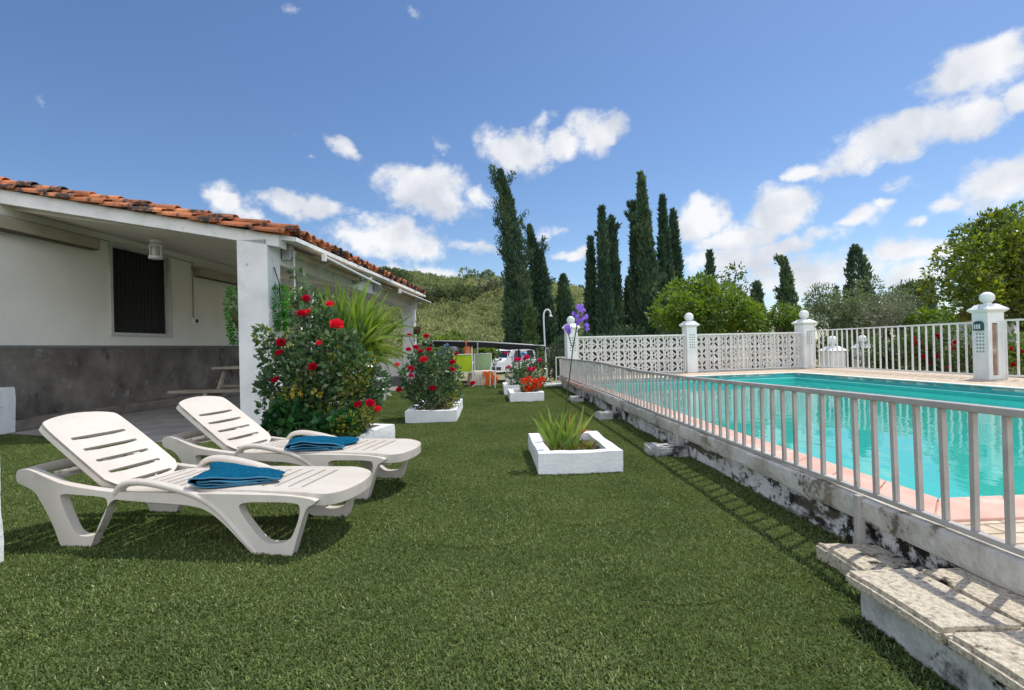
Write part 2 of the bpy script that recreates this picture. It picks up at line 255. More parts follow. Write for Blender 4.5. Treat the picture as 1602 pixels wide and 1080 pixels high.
# ---------------------------------------------------------------- helpers
def tag(o, label=None, cat=None, group=None, kind=None):
    if label: o['label'] = label
    if cat: o['category'] = cat
    if group: o['group'] = group
    if kind: o['kind'] = kind
    return o
def thing(name, label, cat, loc=(0, 0, 0), rz=0.0, group=None):
    o = bpy.data.objects.new(name, None); col.objects.link(o); o.location = loc; o.rotation_euler = (0, 0, rz)
    o.empty_display_size = .1
    return tag(o, label, cat, group)
class MB:
    def __init__(s): s.v = []; s.f = []; s.mi = []
    def add(s, vs, fs, mi=0):
        b = len(s.v); s.v += [tuple(v) for v in vs]; s.f += [tuple(i+b for i in f) for f in fs]; s.mi += [mi]*len(fs)
    def box(s, x0, x1, y0, y1, z0, z1, mi=0, M=None):
        vs = [Vector(q) for q in ((x0,y0,z0),(x1,y0,z0),(x1,y1,z0),(x0,y1,z0),(x0,y0,z1),(x1,y0,z1),(x1,y1,z1),(x0,y1,z1))]
        if M is not None: vs = [M @ q for q in vs]
        s.add(vs, [(0,3,2,1),(4,5,6,7),(0,1,5,4),(1,2,6,5),(2,3,7,6),(3,0,4,7)], mi)
    def prism(s, poly, z0, z1, mi=0):
        n = len(poly); vs = [(x, y, z0) for x, y in poly]+[(x, y, z1) for x, y in poly]
        s.add(vs, [tuple(range(n-1, -1, -1)), tuple(range(n, 2*n))]+[(i, (i+1) % n, n+(i+1) % n, n+i) for i in range(n)], mi)
    def tube(s, pts, rad, n=8, mi=0, squash=None, caps=True):
        pts = [Vector(p) for p in pts]; rs = list(np.interp(np.linspace(0, 1, len(pts)), np.linspace(0, 1, len(rad)), rad)) if isinstance(rad, (list, tuple)) else [rad]*len(pts)
        rings = []; up = Vector((0, 0, 1)); prevx = None
        for i, p in enumerate(pts):
            t = (pts[min(i+1, len(pts)-1)]-pts[max(i-1, 0)]).normalized()
            if prevx is None:
                x = t.cross(up)
                if x.length < 1e-3: x = t.cross(Vector((0, 1, 0)))
            else: x = prevx - t*prevx.dot(t)
            x.normalize(); prevx = x; y = t.cross(x)
            sx, sy = squash if squash else (1, 1)
            rings.append([p + x*(math.cos(2*math.pi*k/n)*rs[i]*sx) + y*(math.sin(2*math.pi*k/n)*rs[i]*sy) for k in range(n)])
        vs = [v for r_ in rings for v in r_]; fs = []
        for i in range(len(pts)-1):
            for k in range(n): fs.append((i*n+k, i*n+(k+1) % n, (i+1)*n+(k+1) % n, (i+1)*n+k))
        if caps: fs += [tuple(range(n-1, -1, -1)), tuple((len(pts)-1)*n+k for k in range(n))]
        s.add(vs, fs, mi)
    def lathe(s, prof, n=20, c=(0, 0, 0), mi=0, sx=1, sy=1):
        vs = []; fs = []
        for r_, z in prof:
            for k in range(n):
                a = 2*math.pi*k/n; vs.append((c[0]+r_*math.cos(a)*sx, c[1]+r_*math.sin(a)*sy, c[2]+z))
        for i in range(len(prof)-1):
            for k in range(n): fs.append((i*n+k, i*n+(k+1) % n, (i+1)*n+(k+1) % n, (i+1)*n+k))
        fs += [tuple(range(n-1, -1, -1)), tuple((len(prof)-1)*n+k for k in range(n))]
        s.add(vs, fs, mi)
    def build(s, name, mats, parent=None, smooth=None, bevel=0.0, loc=None):
        me = bpy.data.meshes.new(name); me.from_pydata(s.v, [], s.f)
        for m_ in (mats if isinstance(mats, (list, tuple)) else [mats]): me.materials.append(m_)
        if any(s.mi): me.polygons.foreach_set('material_index', s.mi)
        return link(name, me, parent, smooth, bevel, loc)
def link(name, me, parent=None, smooth=None, bevel=0.0, loc=None):
    me.validate(); me.update()
    if smooth is not None:
        me.polygons.foreach_set('use_smooth', [True]*len(me.polygons))
        me.set_sharp_from_angle(angle=R(smooth))
    o = bpy.data.objects.new(name, me); col.objects.link(o)
    if parent is not None: o.parent = parent
    if loc is not None: o.location = loc
    if bevel:
        b = o.modifiers.new('bevel', 'BEVEL'); b.width = bevel; b.segments = 2; b.limit_method = 'ANGLE'; b.angle_limit = R(40)
    return o
def copy_tree(o, parent=None):
    c = o.copy(); col.objects.link(c)
    if parent is not None: c.parent = parent
    for ch in list(o.children): copy_tree(ch, c)
    return c
def chaikin(p, it=2, closed=True):
    p = [Vector(q) for q in p]
    for _ in range(it):
        q = []
        n = len(p)
        rngi = range(n) if closed else range(n-1)
        if not closed: q.append(p[0])
        for i in rngi:
            a, b = p[i], p[(i+1) % n]
            q += [a*.75+b*.25, a*.25+b*.75]
        if not closed: q.append(p[-1])
        p = q
    return p
def holed(loops):
    """2-D outline with holes filled by triangles: list of vertices and faces"""
    bm = bmesh.new(); es = []
    for lp in loops:
        vs = [bm.verts.new((q[0], q[1], 0)) for q in lp]
        es += [bm.edges.new((vs[i], vs[(i+1) % len(vs)])) for i in range(len(vs))]
    bmesh.ops.triangle_fill(bm, use_beauty=True, use_dissolve=False, edges=es)
    bm.verts.index_update()
    V = [v.co.copy() for v in bm.verts]; Fc = []
    for f in bm.faces:
        ix = [v.index for v in f.verts]
        if f.normal.z < 0: ix.reverse()
        Fc.append(ix)
    bm.free(); return V, Fc
def slab(loops, fn, t0, t1):
    """solid plate: the 2-D holed outline mapped through fn(u, v, t) between t0 and t1"""
    V, Fc = holed(loops); n = len(V)
    vs = [fn(v.x, v.y, t1) for v in V]+[fn(v.x, v.y, t0) for v in V]
    fs = [tuple(f) for f in Fc]+[tuple(i+n for i in reversed(f)) for f in Fc]
    k = 0
    for lp in loops:
        L = len(lp); area = sum(lp[i][0]*lp[(i+1) % L][1]-lp[(i+1) % L][0]*lp[i][1] for i in range(L))
        hole = lp is not loops[0]
        for i in range(L):
            a, b = k+i, k+(i+1) % L
            if (area > 0) != hole: fs.append((a+n, b+n, b, a))
            else: fs.append((b+n, a+n, a, b))
        k += L
    return vs, fs
def quadmesh(name, V, mats, parent=None, mi=None, nv=4, smooth=False):
    """V: (n, nv, 3) array of separate polygons"""
    n = V.shape[0]; me = bpy.data.meshes.new(name)
    me.vertices.add(n*nv); me.vertices.foreach_set('co', V.reshape(-1).astype(np.float32))
    me.loops.add(n*nv); me.loops.foreach_set('vertex_index', np.arange(n*nv, dtype=np.int32))
    me.polygons.add(n); me.polygons.foreach_set('loop_start', np.arange(0, n*nv, nv, dtype=np.int32)); me.polygons.foreach_set('loop_total', np.full(n, nv, dtype=np.int32))
    for m_ in (mats if isinstance(mats, (list, tuple)) else [mats]): me.materials.append(m_)
    if mi is not None: me.polygons.foreach_set('material_index', mi.astype(np.int32))
    me.update(calc_edges=True)
    o = bpy.data.objects.new(name, me); col.objects.link(o)
    if parent is not None: o.parent = parent
    return o
def unit(a): return a/np.maximum(np.linalg.norm(a, axis=-1, keepdims=True), 1e-9)
def leaf_quads(P, D, size, wr=.5, fold=.25, curl=.0):
    """diamond leaves: base P, axis D, length size"""
    n = len(P); D = unit(D); rnd = rng.normal(size=(n, 3)); S = unit(np.cross(D, rnd)); U = np.cross(S, D)
    size = np.broadcast_to(np.asarray(size, float), (n,))[:, None]
    tip = P + D*size + U*size*(-curl); mid = P + D*size*.45 + U*size*fold*wr*.5
    l = mid + S*size*wr*.5; r = mid - S*size*wr*.5
    return np.stack([P, r, tip, l], axis=1)

# ================================================================ SETTING
A_POOL = math.atan(.0462)                       # pool axis turned a little left
PV = np.array([-math.sin(A_POOL), math.cos(A_POOL)]); PU = np.array([PV[1], -PV[0]])
def pw(u, v, z=0): return Vector((PU[0]*u+PV[0]*v, PU[1]*u+PV[1]*v, z))
def puv(x, y): return x*PU[0]+y*PU[1], x*PV[0]+y*PV[1]
A_H = R(3.15)
def hw(p, a, z=0): return Vector((p*math.cos(A_H)+a*math.sin(A_H), -p*math.sin(A_H)+a*math.cos(A_H), z))

def sstep(t): t = np.clip(t, 0, 1); return t*t*(3-2*t)
_cx = (np.array([0, 300, 590, 640, 700, 780, 850, 920, 1000, 1080, 1150, 1300])-801)/800*95
_cz = 1+np.array([128, 124, 114, 108, 104, 102, 90, 74, 48, 18, -10, -15])*95/800
def terr(x, y):
    z = -.03 - .8*sstep((y-15.4)/4.0)
    crest = np.interp(x, _cx, _cz)
    z = z + (crest+.83)*sstep((y-38)/62)*np.where(y > 38, 1, 0)
    z = z + np.where(y > 40, (np.sin(x*.21)+np.sin(y*.17+x*.08))*.5*sstep((y-40)/30), 0)
    u, v = puv(x, y)
    z = np.where((u > 1.9) & (u < 8.2) & (v > -4) & (v < 12.6), -1.7, z)
    z = np.where((u >= 8.2) & (y < 40) & (v > -30), np.minimum(z, -.45), z)
    return z
xs = np.unique(np.concatenate([np.linspace(-900, -120, 14), np.linspace(-120, -14, 40), np.linspace(-14, 16, 61), np.linspace(16, 120, 36), np.linspace(120, 900, 14)]))
ys = np.unique(np.concatenate([np.linspace(-200, -6, 10), np.linspace(-6, 22, 57), np.linspace(22, 130, 56), np.linspace(130, 1600, 16)]))
X, Y = np.meshgrid(xs, ys); Z = terr(X, Y)
me = bpy.data.meshes.new('terrain')
nx, ny = len(xs), len(ys)
idx = np.arange(nx*ny).reshape(ny, nx)
me.from_pydata(np.stack([X, Y, Z], -1).reshape(-1, 3).tolist(), [], np.stack([idx[:-1, :-1], idx[:-1, 1:], idx[1:, 1:], idx[1:, :-1]], -1).reshape(-1, 4).tolist())
me.materials.append(pm('dry_hill_soil', [(.3, (.16, .155, .07)), (.5, (.25, .225, .115)), (.7, (.33, .29, .16))], scale=.35, detail=10, rough=.95, bump=.5, bscale=3, coord='World'))
o = link('terrain', me, smooth=60); tag(o, 'dry scrubby ground rising to the hill behind the garden', 'hill', kind='structure')

# lawn base and turf blades
lawn_poly = [(-11, -1.5)] + [tuple(pw(1.735, v)[:2]) for v in (-1.4, 4, 8, 12.2)] + [tuple(pw(1.74, 15.6)[:2]), (-1, 15.6), (-4.0, 15.5), (-11, 15.5)]
b = MB(); b.prism(lawn_poly, -.3, 0)
o = b.build('lawn', pm('turf_backing', [(.3, (.022, .036, .012)), (.6, (.045, .068, .022))], scale=30, rough=.95, bump=.6, bscale=120))
tag(o, 'flat green lawn of artificial turf between the house and the pool', 'lawn', kind='structure')
def in_lawn(x, y):
    u, v = puv(x, y)
    return (u < 1.70) and y < 15.4
def gn_scatter(name, pts, srcs, mat_label, smin, smax, tilt=0.0, rot='free'):
    """a mesh of points whose geometry nodes set copies of the source meshes on it"""
    me = bpy.data.meshes.new(name); me.from_pydata(pts, [], [])
    o = bpy.data.objects.new(name, me); col.objects.link(o)
    ng = bpy.data.node_groups.new(name+'_nodes', 'GeometryNodeTree')
    ng.interface.new_socket('Geometry', in_out='INPUT', socket_type='NodeSocketGeometry'); ng.interface.new_socket('Geometry', in_out='OUTPUT', socket_type='NodeSocketGeometry')
    gi, go = N(ng, 'NodeGroupInput'), N(ng, 'NodeGroupOutput'); join = N(ng, 'GeometryNodeJoinGeometry')
    g2i = N(ng, 'GeometryNodeGeometryToInstance')
    for k, src in enumerate(srcs):
        oi = N(ng, 'GeometryNodeObjectInfo'); oi.inputs['Object'].default_value = src
        ng.links.new(oi.outputs['Geometry'], join.inputs[0]) if False else None
    # choose one of the sources per point
    geo2 = N(ng, 'GeometryNodeJoinGeometry')
    for src in srcs:
        oi = N(ng, 'GeometryNodeObjectInfo'); oi.inputs['Object'].default_value = src; oi.inputs['As Instance'].default_value = True
        ng.links.new(oi.outputs['Geometry'], geo2.inputs[0])
    iop = N(ng, 'GeometryNodeInstanceOnPoints'); ng.links.new(gi.outputs[0], iop.inputs['Points']); ng.links.new(geo2.outputs[0], iop.inputs['Instance'])
    iop.inputs['Pick Instance'].default_value = True
    ri = N(ng, 'FunctionNodeRandomValue', data_type='INT'); ri.inputs['Min'].default_value = 0; ri.inputs['Max'].default_value = len(srcs)-1
    for s_ in ri.inputs:
        if s_.name == 'Min' and s_.type == 'INT': s_.default_value = 0
        if s_.name == 'Max' and s_.type == 'INT': s_.default_value = max(0, len(srcs)-1)
        if s_.name == 'Seed': s_.default_value = 3
    out_i = [q for q in ri.outputs if q.type == 'INT'][0]; ng.links.new(out_i, iop.inputs['Instance Index'])
    rr = N(ng, 'FunctionNodeRandomValue', data_type='FLOAT_VECTOR')
    for s_ in rr.inputs:
        if s_.name == 'Min' and s_.type == 'VECTOR': s_.default_value = (-tilt, -tilt, 0)
        if s_.name == 'Max' and s_.type == 'VECTOR': s_.default_value = (tilt, tilt, 6.283)
        if s_.name == 'Seed': s_.default_value = 5
    out_v = [q for q in rr.outputs if q.type == 'VECTOR'][0]; ng.links.new(out_v, iop.inputs['Rotation'])
    rs = N(ng, 'FunctionNodeRandomValue', data_type='FLOAT')
    for s_ in rs.inputs:
        if s_.name == 'Min' and s_.type == 'VALUE': s_.default_value = smin
        if s_.name == 'Max' and s_.type == 'VALUE': s_.default_value = smax
        if s_.name == 'Seed': s_.default_value = 9
    out_s = [q for q in rs.outputs if q.type == 'VALUE'][0]; ng.links.new(out_s, iop.inputs['Scale'])
    ng.links.new(iop.outputs[0], go.inputs[0])
    md = o.modifiers.new('scatter', 'NODES'); md.node_group = ng
    return o

M_blade = pm('turf_blade', [(.3, (.098, .148, .045)), (.5, (.148, .205, .064)), (.7, (.205, .255, .096))], scale=.9, detail=9, nrough=.72, rough=.6, spec=.25, coord='World', island=.45, transl=.25)
M_blade_dry = flat('pale_blade', (.38, .38, .20), rough=.7, island=.3)
def turf_patch(n, rad):
    ang = rng.uniform(0, 2*np.pi, n); rr = rad*np.sqrt(rng.uniform(0, 1, n))
    P = np.stack([rr*np.cos(ang), rr*np.sin(ang), np.full(n, .0)], 1)
    clump = np.sin(P[:, 0]*rng.uniform(60, 90)+1)*np.sin(P[:, 1]*rng.uniform(60, 90))+np.sin(P[:, 0]*rng.uniform(100, 150)+P[:, 1]*rng.uniform(90, 140))
    L = rng.uniform(.009, .022, n)*(1+.30*clump); az = rng.uniform(0, 2*np.pi, n)+clump; lean = rng.uniform(.35, 1.35, n)
    D = np.stack([np.cos(az)*np.sin(lean), np.sin(az)*np.sin(lean), np.cos(lean)], 1)
    S = np.stack([-np.sin(az), np.cos(az), np.zeros(n)], 1)*rng.uniform(.0013, .0024, n)[:, None]
    mid = P + D*L[:, None]*.55 + np.array([0, 0, .002]); tip = P + D*L[:, None]; tip[:, 2] -= L*.15
    V = np.stack([P-S, P+S, mid+S*.8, tip, mid-S*.8], 1)
    me_o = quadmesh('turf_tuft', V, [M_blade, M_blade_dry], mi=(rng.uniform(0, 1, n) < .018).astype(int), nv=5); col.objects.unlink(me_o); return me_o
patches = [turf_patch(6200, .34) for _ in range(3)]
pts = []
sx = .27
for i in range(int(10/sx)):
    for j in range(int(14.6/sx)):
        x = -8.0 + (i+random.uniform(-.25, .25))*sx; y = .95 + (j+random.uniform(-.25, .25))*sx
        u, v = puv(x, y)
        if u > 1.42 or y > 15.2: continue
        if v < 1.95 and u > .97: continue
        hp = x*math.cos(A_H)-y*math.sin(A_H)
        if hp < -3.72 and y > 5.839-.353*(x+3.935)-.30: continue
        pts.append((x, y, random.uniform(-.002, .002)))
for v in np.arange(.9, 12.3, .2):
    u_ = 1.0 if v < 1.75 else (1.16 if v < 2.2 else 1.41); q = pw(u_, v)
    if q.y < 15: pts.append((q.x, q.y, 0))
    if v < 1.75: q = pw(.78, v+.1); pts.append((q.x, q.y, .001))
turf = gn_scatter('turf_grass', pts, patches, '', .9, 1.12, .03)
tag(turf, 'short dense blades of artificial turf covering the lawn', 'grass', kind='stuff')

# pool ----------------------------------------------------------------
DZ = .26; WZ = .10
PN = puv(1.911, 2.316); 
pool = [np.array(q) for q in ((1.911, 2.316), (6.98+.29, 2.316+.26), (6.394, 11.53), (1.42, 10.72))]
pool[1] = np.array([7.42, 2.58])
def offset_poly(poly, d):
    c = sum(poly)/len(poly); out = []; n = len(poly)
    for i in range(n):
        p0, p1, p2 = poly[i-1], poly[i], poly[(i+1) % n]
        e1 = (p1-p0)/np.linalg.norm(p1-p0); e2 = (p2-p1)/np.linalg.norm(p2-p1)
        n1 = np.array([e1[1], -e1[0]]); n2 = np.array([e2[1], -e2[0]])
        b_ = (n1+n2)/np.linalg.norm(n1+n2); out.append(p1 + b_*d/max(.3, b_.dot(n1)))
    return out
cop = offset_poly(pool, .27)
deck_outer = [pw(1.80, -2.5), pw(9.4, -2.5), pw(9.0, 12.4), at(1262, 577, 13.45), at(1075, 583, 12.95), at(894, 592, 12.45), pw(1.80, 12.35)]
deck_outer = [np.array([q.x, q.y]) for q in deck_outer]
V, Fc = slab([[tuple(q) for q in deck_outer], [tuple(q) for q in offset_poly(pool, .02)]], lambda x, y, t: (x, y, t), -1.75, DZ)
b = MB(); b.add(V, Fc)
def paving_mat():
    mt = bpy.data.materials.new('sandy_paving'); mt.use_nodes = True; t = mt.node_tree; bs = t.nodes['Principled BSDF']
    ge = N(t, 'ShaderNodeNewGeometry'); mp = N(t, 'ShaderNodeMapping'); mp.inputs['Rotation'].default_value = (0, 0, -A_POOL); t.links.new(ge.outputs['Position'], mp.inputs['Vector'])
    br = N(t, 'ShaderNodeTexBrick'); br.inputs['Scale'].default_value = 2.6; br.inputs['Mortar Size'].default_value = .018; br.inputs['Color1'].default_value = (.60, .47, .34, 1); br.inputs['Color2'].default_value = (.70, .58, .44, 1); br.inputs['Mortar'].default_value = (.30, .23, .16, 1)
    t.links.new(mp.outputs[0], br.inputs['Vector'])
    nz = N(t, 'ShaderNodeTexNoise'); nz.inputs['Scale'].default_value = 24; nz.inputs['Detail'].default_value = 8; t.links.new(mp.outputs[0], nz.inputs['Vector'])
    mx = N(t, 'ShaderNodeMixRGB', blend_type='MULTIPLY'); mx.inputs['Fac'].default_value = .6; t.links.new(br.outputs['Color'], mx.inputs['Color1'])
    cr = N(t, 'ShaderNodeValToRGB'); cr.color_ramp.elements[0].position = .3; cr.color_ramp.elements[0].color = (.5, .46, .40, 1); cr.color_ramp.elements[1].position = .62; cr.color_ramp.elements[1].color = (1, 1, 1, 1)
    t.links.new(nz.outputs['Fac'], cr.inputs['Fac']); t.links.new(cr.outputs[0], mx.inputs['Color2']); t.links.new(mx.outputs[0], bs.inputs['Base Color'])
    bs.inputs['Roughness'].default_value = .85
    bp = N(t, 'ShaderNodeBump'); bp.inputs['Strength'].default_value = .5; bp.inputs['Distance'].default_value = .01; t.links.new(nz.outputs['Fac'], bp.inputs['Height']); t.links.new(bp.outputs[0], bs.inputs['Normal'])
    return mt
o = b.build('pool_deck', paving_mat()); tag(o, 'sandy stone paving around the swimming pool', 'paving', kind='structure')
# coping ring: pink on the two near sides, pale on the far sides
b = MB()
for i in range(4):
    j = (i+1) % 4
    p0, p1, q1, q0 = pool[i], pool[j], cop[j], cop[i]
    mi = 0 if i in (0, 3) else 1
    L = np.linalg.norm(p1-p0); n = max(1, int(L/.30))
    for k in range(n):
        t0, t1 = k/n+.003/L, (k+1)/n-.003/L
        qs = [p0+(p1-p0)*t0, p0+(p1-p0)*t1, q0+(q1-q0)*t1, q0+(q1-q0)*t0]
        if mi == 1: qs = [qs[0], qs[1], qs[1]+(qs[2]-qs[1])*.55, qs[0]+(qs[3]-qs[0])*.55]
        b.prism([tuple(q) for q in qs][::-1], DZ-.05, DZ+.012, mi)
o = b.build('pool_coping', [M_coping, M_coping_pale], bevel=.004); tag(o, 'pink tiled edging along the near sides of the pool', 'pool edging', kind='structure')
# pool shell: tile band, ledge, basin
M_band = flat('teal_tile_band', (.05, .38, .37), rough=.35, spec=.5, var=.15, scale=5)
M_ledge = flat('pale_ledge', (.22, .60, .56), rough=.5)
M_basin = flat('turquoise_basin', (.05, .52, .46), rough=.6, var=.1, scale=2)
def ring_faces(b, pa, za, pb, zb, mi):
    for i in range(4):
        j = (i+1) % 4
        b.add([(*pa[i], za), (*pa[j], za), (*pb[j], zb), (*pb[i], zb)], [(0, 1, 2, 3)], mi)
b = MB(); p_in = offset_poly(pool, -.07)
ring_faces(b, pool, DZ, pool, .165, 0); ring_faces(b, pool, .165, p_in, .160, 1); ring_faces(b, p_in, .160, p_in, -1.15, 2)
b.add([(*q, -1.15) for q in p_in], [(0, 1, 2, 3)], 2)
o = b.build('swimming_pool', [M_band, M_ledge, M_basin]); tag(o, 'turquoise swimming pool basin with a teal rim', 'pool', kind='structure')
# water
def water_mat():
    mt = bpy.data.materials.new('pool_water'); mt.use_nodes = True; t = mt.node_tree
    for n in list(t.nodes): t.nodes.remove(n)
    out = N(t, 'ShaderNodeOutputMaterial'); ge = N(t, 'ShaderNodeNewGeometry')
    mp = N(t, 'ShaderNodeMapping'); mp.inputs['Scale'].default_value = (1, .55, 1); t.links.new(ge.outputs['Position'], mp.inputs['Vector'])
    n1 = N(t, 'ShaderNodeTexNoise'); n1.inputs['Scale'].default_value = 2.2; n1.inputs['Detail'].default_value = 3; n1.inputs['Distortion'].default_value = .6; t.links.new(mp.outputs[0], n1.inputs['Vector'])
    n2 = N(t, 'ShaderNodeTexNoise'); n2.inputs['Scale'].default_value = 11; n2.inputs['Detail'].default_value = 3; t.links.new(mp.outputs[0], n2.inputs['Vector'])
    h = math_(t, 'ADD', n1.outputs['Fac'], math_(t, 'MULTIPLY', n2.outputs['Fac'], .16))
    bp = N(t, 'ShaderNodeBump'); bp.inputs['Strength'].default_value = .11; bp.inputs['Distance'].default_value = .05; t.links.new(h, bp.inputs['Height'])
    tr = N(t, 'ShaderNodeBsdfTransparent'); tr.inputs['Color'].default_value = (.35, .90, .84, 1)
    df = N(t, 'ShaderNodeBsdfDiffuse'); df.inputs['Color'].default_value = (.055, .66, .56, 1)
    m1 = N(t, 'ShaderNodeMixShader'); m1.inputs[0].default_value = .66; t.links.new(tr.outputs[0], m1.inputs[1]); t.links.new(df.outputs[0], m1.inputs[2])
    gl = N(t, 'ShaderNodeBsdfGlossy'); gl.inputs['Roughness'].default_value = .02; t.links.new(bp.outputs[0], gl.inputs['Normal'])
    fr = N(t, 'ShaderNodeFresnel'); fr.inputs['IOR'].default_value = 1.33; t.links.new(bp.outputs[0], fr.inputs['Normal'])
    m2 = N(t, 'ShaderNodeMixShader'); t.links.new(math_(t, 'MULTIPLY', fr.outputs[0], 1.15, clamp=True), m2.inputs[0]); t.links.new(m1.outputs[0], m2.inputs[1]); t.links.new(gl.outputs[0], m2.inputs[2])
    t.links.new(m2.outputs[0], out.inputs['Surface']); return mt
b = MB(); b.add([(*q, WZ) for q in offset_poly(p_in, -.002)], [(0, 1, 2, 3)])
o = b.build('pool_water', water_mat()); tag(o, 'clear turquoise water filling the pool', 'water', kind='structure')

# patio
b = MB(); b.prism([tuple(hw(*q)[:2]) for q in ((-8.8, 6.95), (-6.9, 6.39), (-4.25, 5.61), (-3.9, 5.5), (-3.55, 5.6), (-3.5, 15.0), (-8.8, 15.0))], -.2, .012)
o = b.build('patio_floor', M_patio); tag(o, 'worn grey concrete floor under the porch', 'paving', kind='structure')

# ================================================================ HOUSE (local axes: p to the right, a into the picture)
house = thing('house', 'white single storey house with open porch, grey plinth and terracotta tiled roof', 'house', (0, 0, 0), -A_H)
AF = 6.6; AE = 14.4; PE = -3.2
def zt(p): return 2.64 + (-3.58-p)*.197          # tile bed
V, Fc = slab([[(4.2, 0), (12.4, 0), (12.4, 3.25), (4.2, 3.25)], [(8.45, 1.40), (9.84, 1.40), (9.84, 2.95), (8.45, 2.95)]], lambda u, v, t: (t, u, v), -7.39, -7.62)
b = MB(); b.add(V, [f[::-1] for f in Fc]); b.box(-8.9, -7.62, 12.2, 12.4, 0, 3.25); b.box(-8.9, -7.62, 4.2, 4.4, 0, 3.25)
b.build('wall', M_plaster_in, house)
b = MB(); b.box(-7.39, -7.375, 4.2, 12.4, .0, 1.14); b.build('plinth', M_plinth, house)
b = MB(); b.box(-7.39, -7.368, 4.2, 12.4, 1.142, 1.19); b.build('plinth_band', flat('plinth_band_paint', (.17, .17, .17), rough=.8), house)
b = MB(); b.box(-7.37, -7.10, 6.2, 12.3, .012, .165); k = b.build('kerb', M_kerb, house, bevel=.015)
b = MB()
for (y0, y1, z0, z1) in ((8.41, 8.47, 1.36, 2.99), (9.82, 9.88, 1.36, 2.99), (8.47, 9.82, 2.93, 2.99), (8.47, 9.82, 1.36, 1.42)): b.box(-7.45, -7.36, y0, y1, z0, z1)
w = b.build('window', flat('window_frame_paint', (.55, .54, .50), rough=.5), house, bevel=.005)
b = MB()
for i in range(15):
    a0 = 8.475+i*.0895; b.box(-7.50, -7.455, a0, a0+.078, 1.425, 2.925)
b.box(-7.53, -7.505, 8.47, 9.82, 1.42, 2.93); b.build('shutter', M_dark, w, bevel=.008)
# porch structure
def pz_prism(name, pts, a0, a1, mat, bevel=.0):
    b = MB(); n = len(pts); vs = [(p, a0, z) for p, z in pts]+[(p, a1, z) for p, z in pts]
    b.add(vs, [tuple(range(n)), tuple(range(2*n-1, n-1, -1))]+[(i, n+i, n+(i+1) % n, (i+1) % n) for i in range(n)])
    bm = bmesh.new(); me = bpy.data.meshes.new(name); me.from_pydata(b.v, [], b.f); bm.from_mesh(me); bmesh.ops.recalc_face_normals(bm, faces=bm.faces); bm.to_mesh(me); bm.free(); me.materials.append(mat)
    return link(name, me, house, bevel=bevel)
pz_prism('beam', [(-3.43, 2.40), (-3.43, zt(-3.43)-.05), (-9.0, zt(-9.0)-.05), (-9.0, zt(-9)-.26)], AF, AF+.22, M_plaster, .008)
pz_prism('beam', [(-3.45, 2.12), (-3.45, 2.42), (-7.4, 3.13), (-7.4, 2.95)], AE-.35, AE-.12, M_plaster, .008)
b = MB(); b.box(-3.86, -3.60, AF+.222, AE-.352, 2.22, 2.44); b.build('beam', M_plaster, house, bevel=.008)
pz_prism('ceiling', [(-3.59, 2.45), (-3.59, 2.50), (-7.388, 3.16), (-7.388, 3.10)], AF+.223, AE-.353, M_ceiling)
pz_prism('soffit', [(-3.22, zt(-3.22)-.09), (-3.22, zt(-3.22)-.035), (-9.0, zt(-9.0)-.035), (-9.0, zt(-9.0)-.048), (-3.585, zt(-3.585)-.048), (-3.585, zt(-3.585)-.11)], AF+.06, AE, M_plaster)
b = MB(); b.box(-4.01, -3.59, AF, AF+.34, 0, 2.52); b.build('column', M_plaster, house, bevel=.012)
b = MB(); b.box(-3.80, -3.50, AE-.40, AE-.05, 0, 2.24); b.build('column', M_plaster, house, bevel=.012)
b = MB(); b.box(-6.70, -6.43, AE-.36, AE-.10, 0, 2.95); b.build('column', M_plaster, house, bevel=.012)
b = MB(); b.box(-6.42, -3.81, AE-.33, AE-.17, .26, .74); b.box(-6.42, -3.81, AE-.345, AE-.155, 0, .26, 1); b.build('low_wall', [M_plaster, flat('low_wall_plinth', (.15, .15, .15), rough=.8)], house)
# roof of barrel tiles
def barrel(b, p_hi, p_lo, a, r0, r1, dz, up=True, n=8, th=.013, yaw=0.0):
    ps = [(p_hi, r0), (p_lo, r1)]; vs = []; tilt = .028 if up else .0
    for k_, (p, r_) in enumerate(ps):
        for rr in (r_, r_-th):
            for i in range(n+1):
                t = math.pi*i/n; s_ = 1 if up else -1
                vs.append((p, a+math.cos(t)*rr+yaw*k_, zt(p)+dz+(0.0 if k_ == 0 else tilt)+s_*math.sin(t)*rr*.92))
    m_ = n+1; fs = []
    for i in range(n):
        fs += [(i, i+1, 2*m_+i+1, 2*m_+i), (m_+i+1, m_+i, 3*m_+i, 3*m_+i+1), (2*m_+i, 2*m_+i+1, 3*m_+i+1, 3*m_+i)]
    fs += [(0, 2*m_, 3*m_, m_), (n, m_+n, 3*m_+n, 2*m_+n)]
    b.add(vs, fs)
b = MB(); sp = .245; ncol = int((AE-AF)/sp)
for j in range(ncol+1):
    a = AF+.10+j*sp
    for i in range(15):
        lo = PE + .03*random.uniform(-1, 1)-.0 - i*.40
        barrel(b, lo-.46, lo, a+random.uniform(-.008, .008), .074, .090, .0+random.uniform(-.004, .008), True, yaw=random.uniform(-.008, .008))
        if j < ncol: barrel(b, lo-.42-.02, lo-.02, a+sp/2, .080, .070, .045, False, n=5)
# verge: a second row bedded lower along the front edge
for i in range(15):
    lo = PE - .12 - i*.41 + random.uniform(-.02, .02)
    barrel(b, lo-.47, lo, AF-.03+random.uniform(-.008, .008), .068, .086, -.055, True, yaw=random.uniform(-.012, .012))
for i in range(15):
    lo = PE - i*.41 + random.uniform(-.02, .02)
    barrel(b, lo-.47, lo, AF+.075+random.uniform(-.008, .008), .070, .088, .03, True, yaw=random.uniform(-.01, .01))
b.build('roof', M_tile, house, smooth=50)
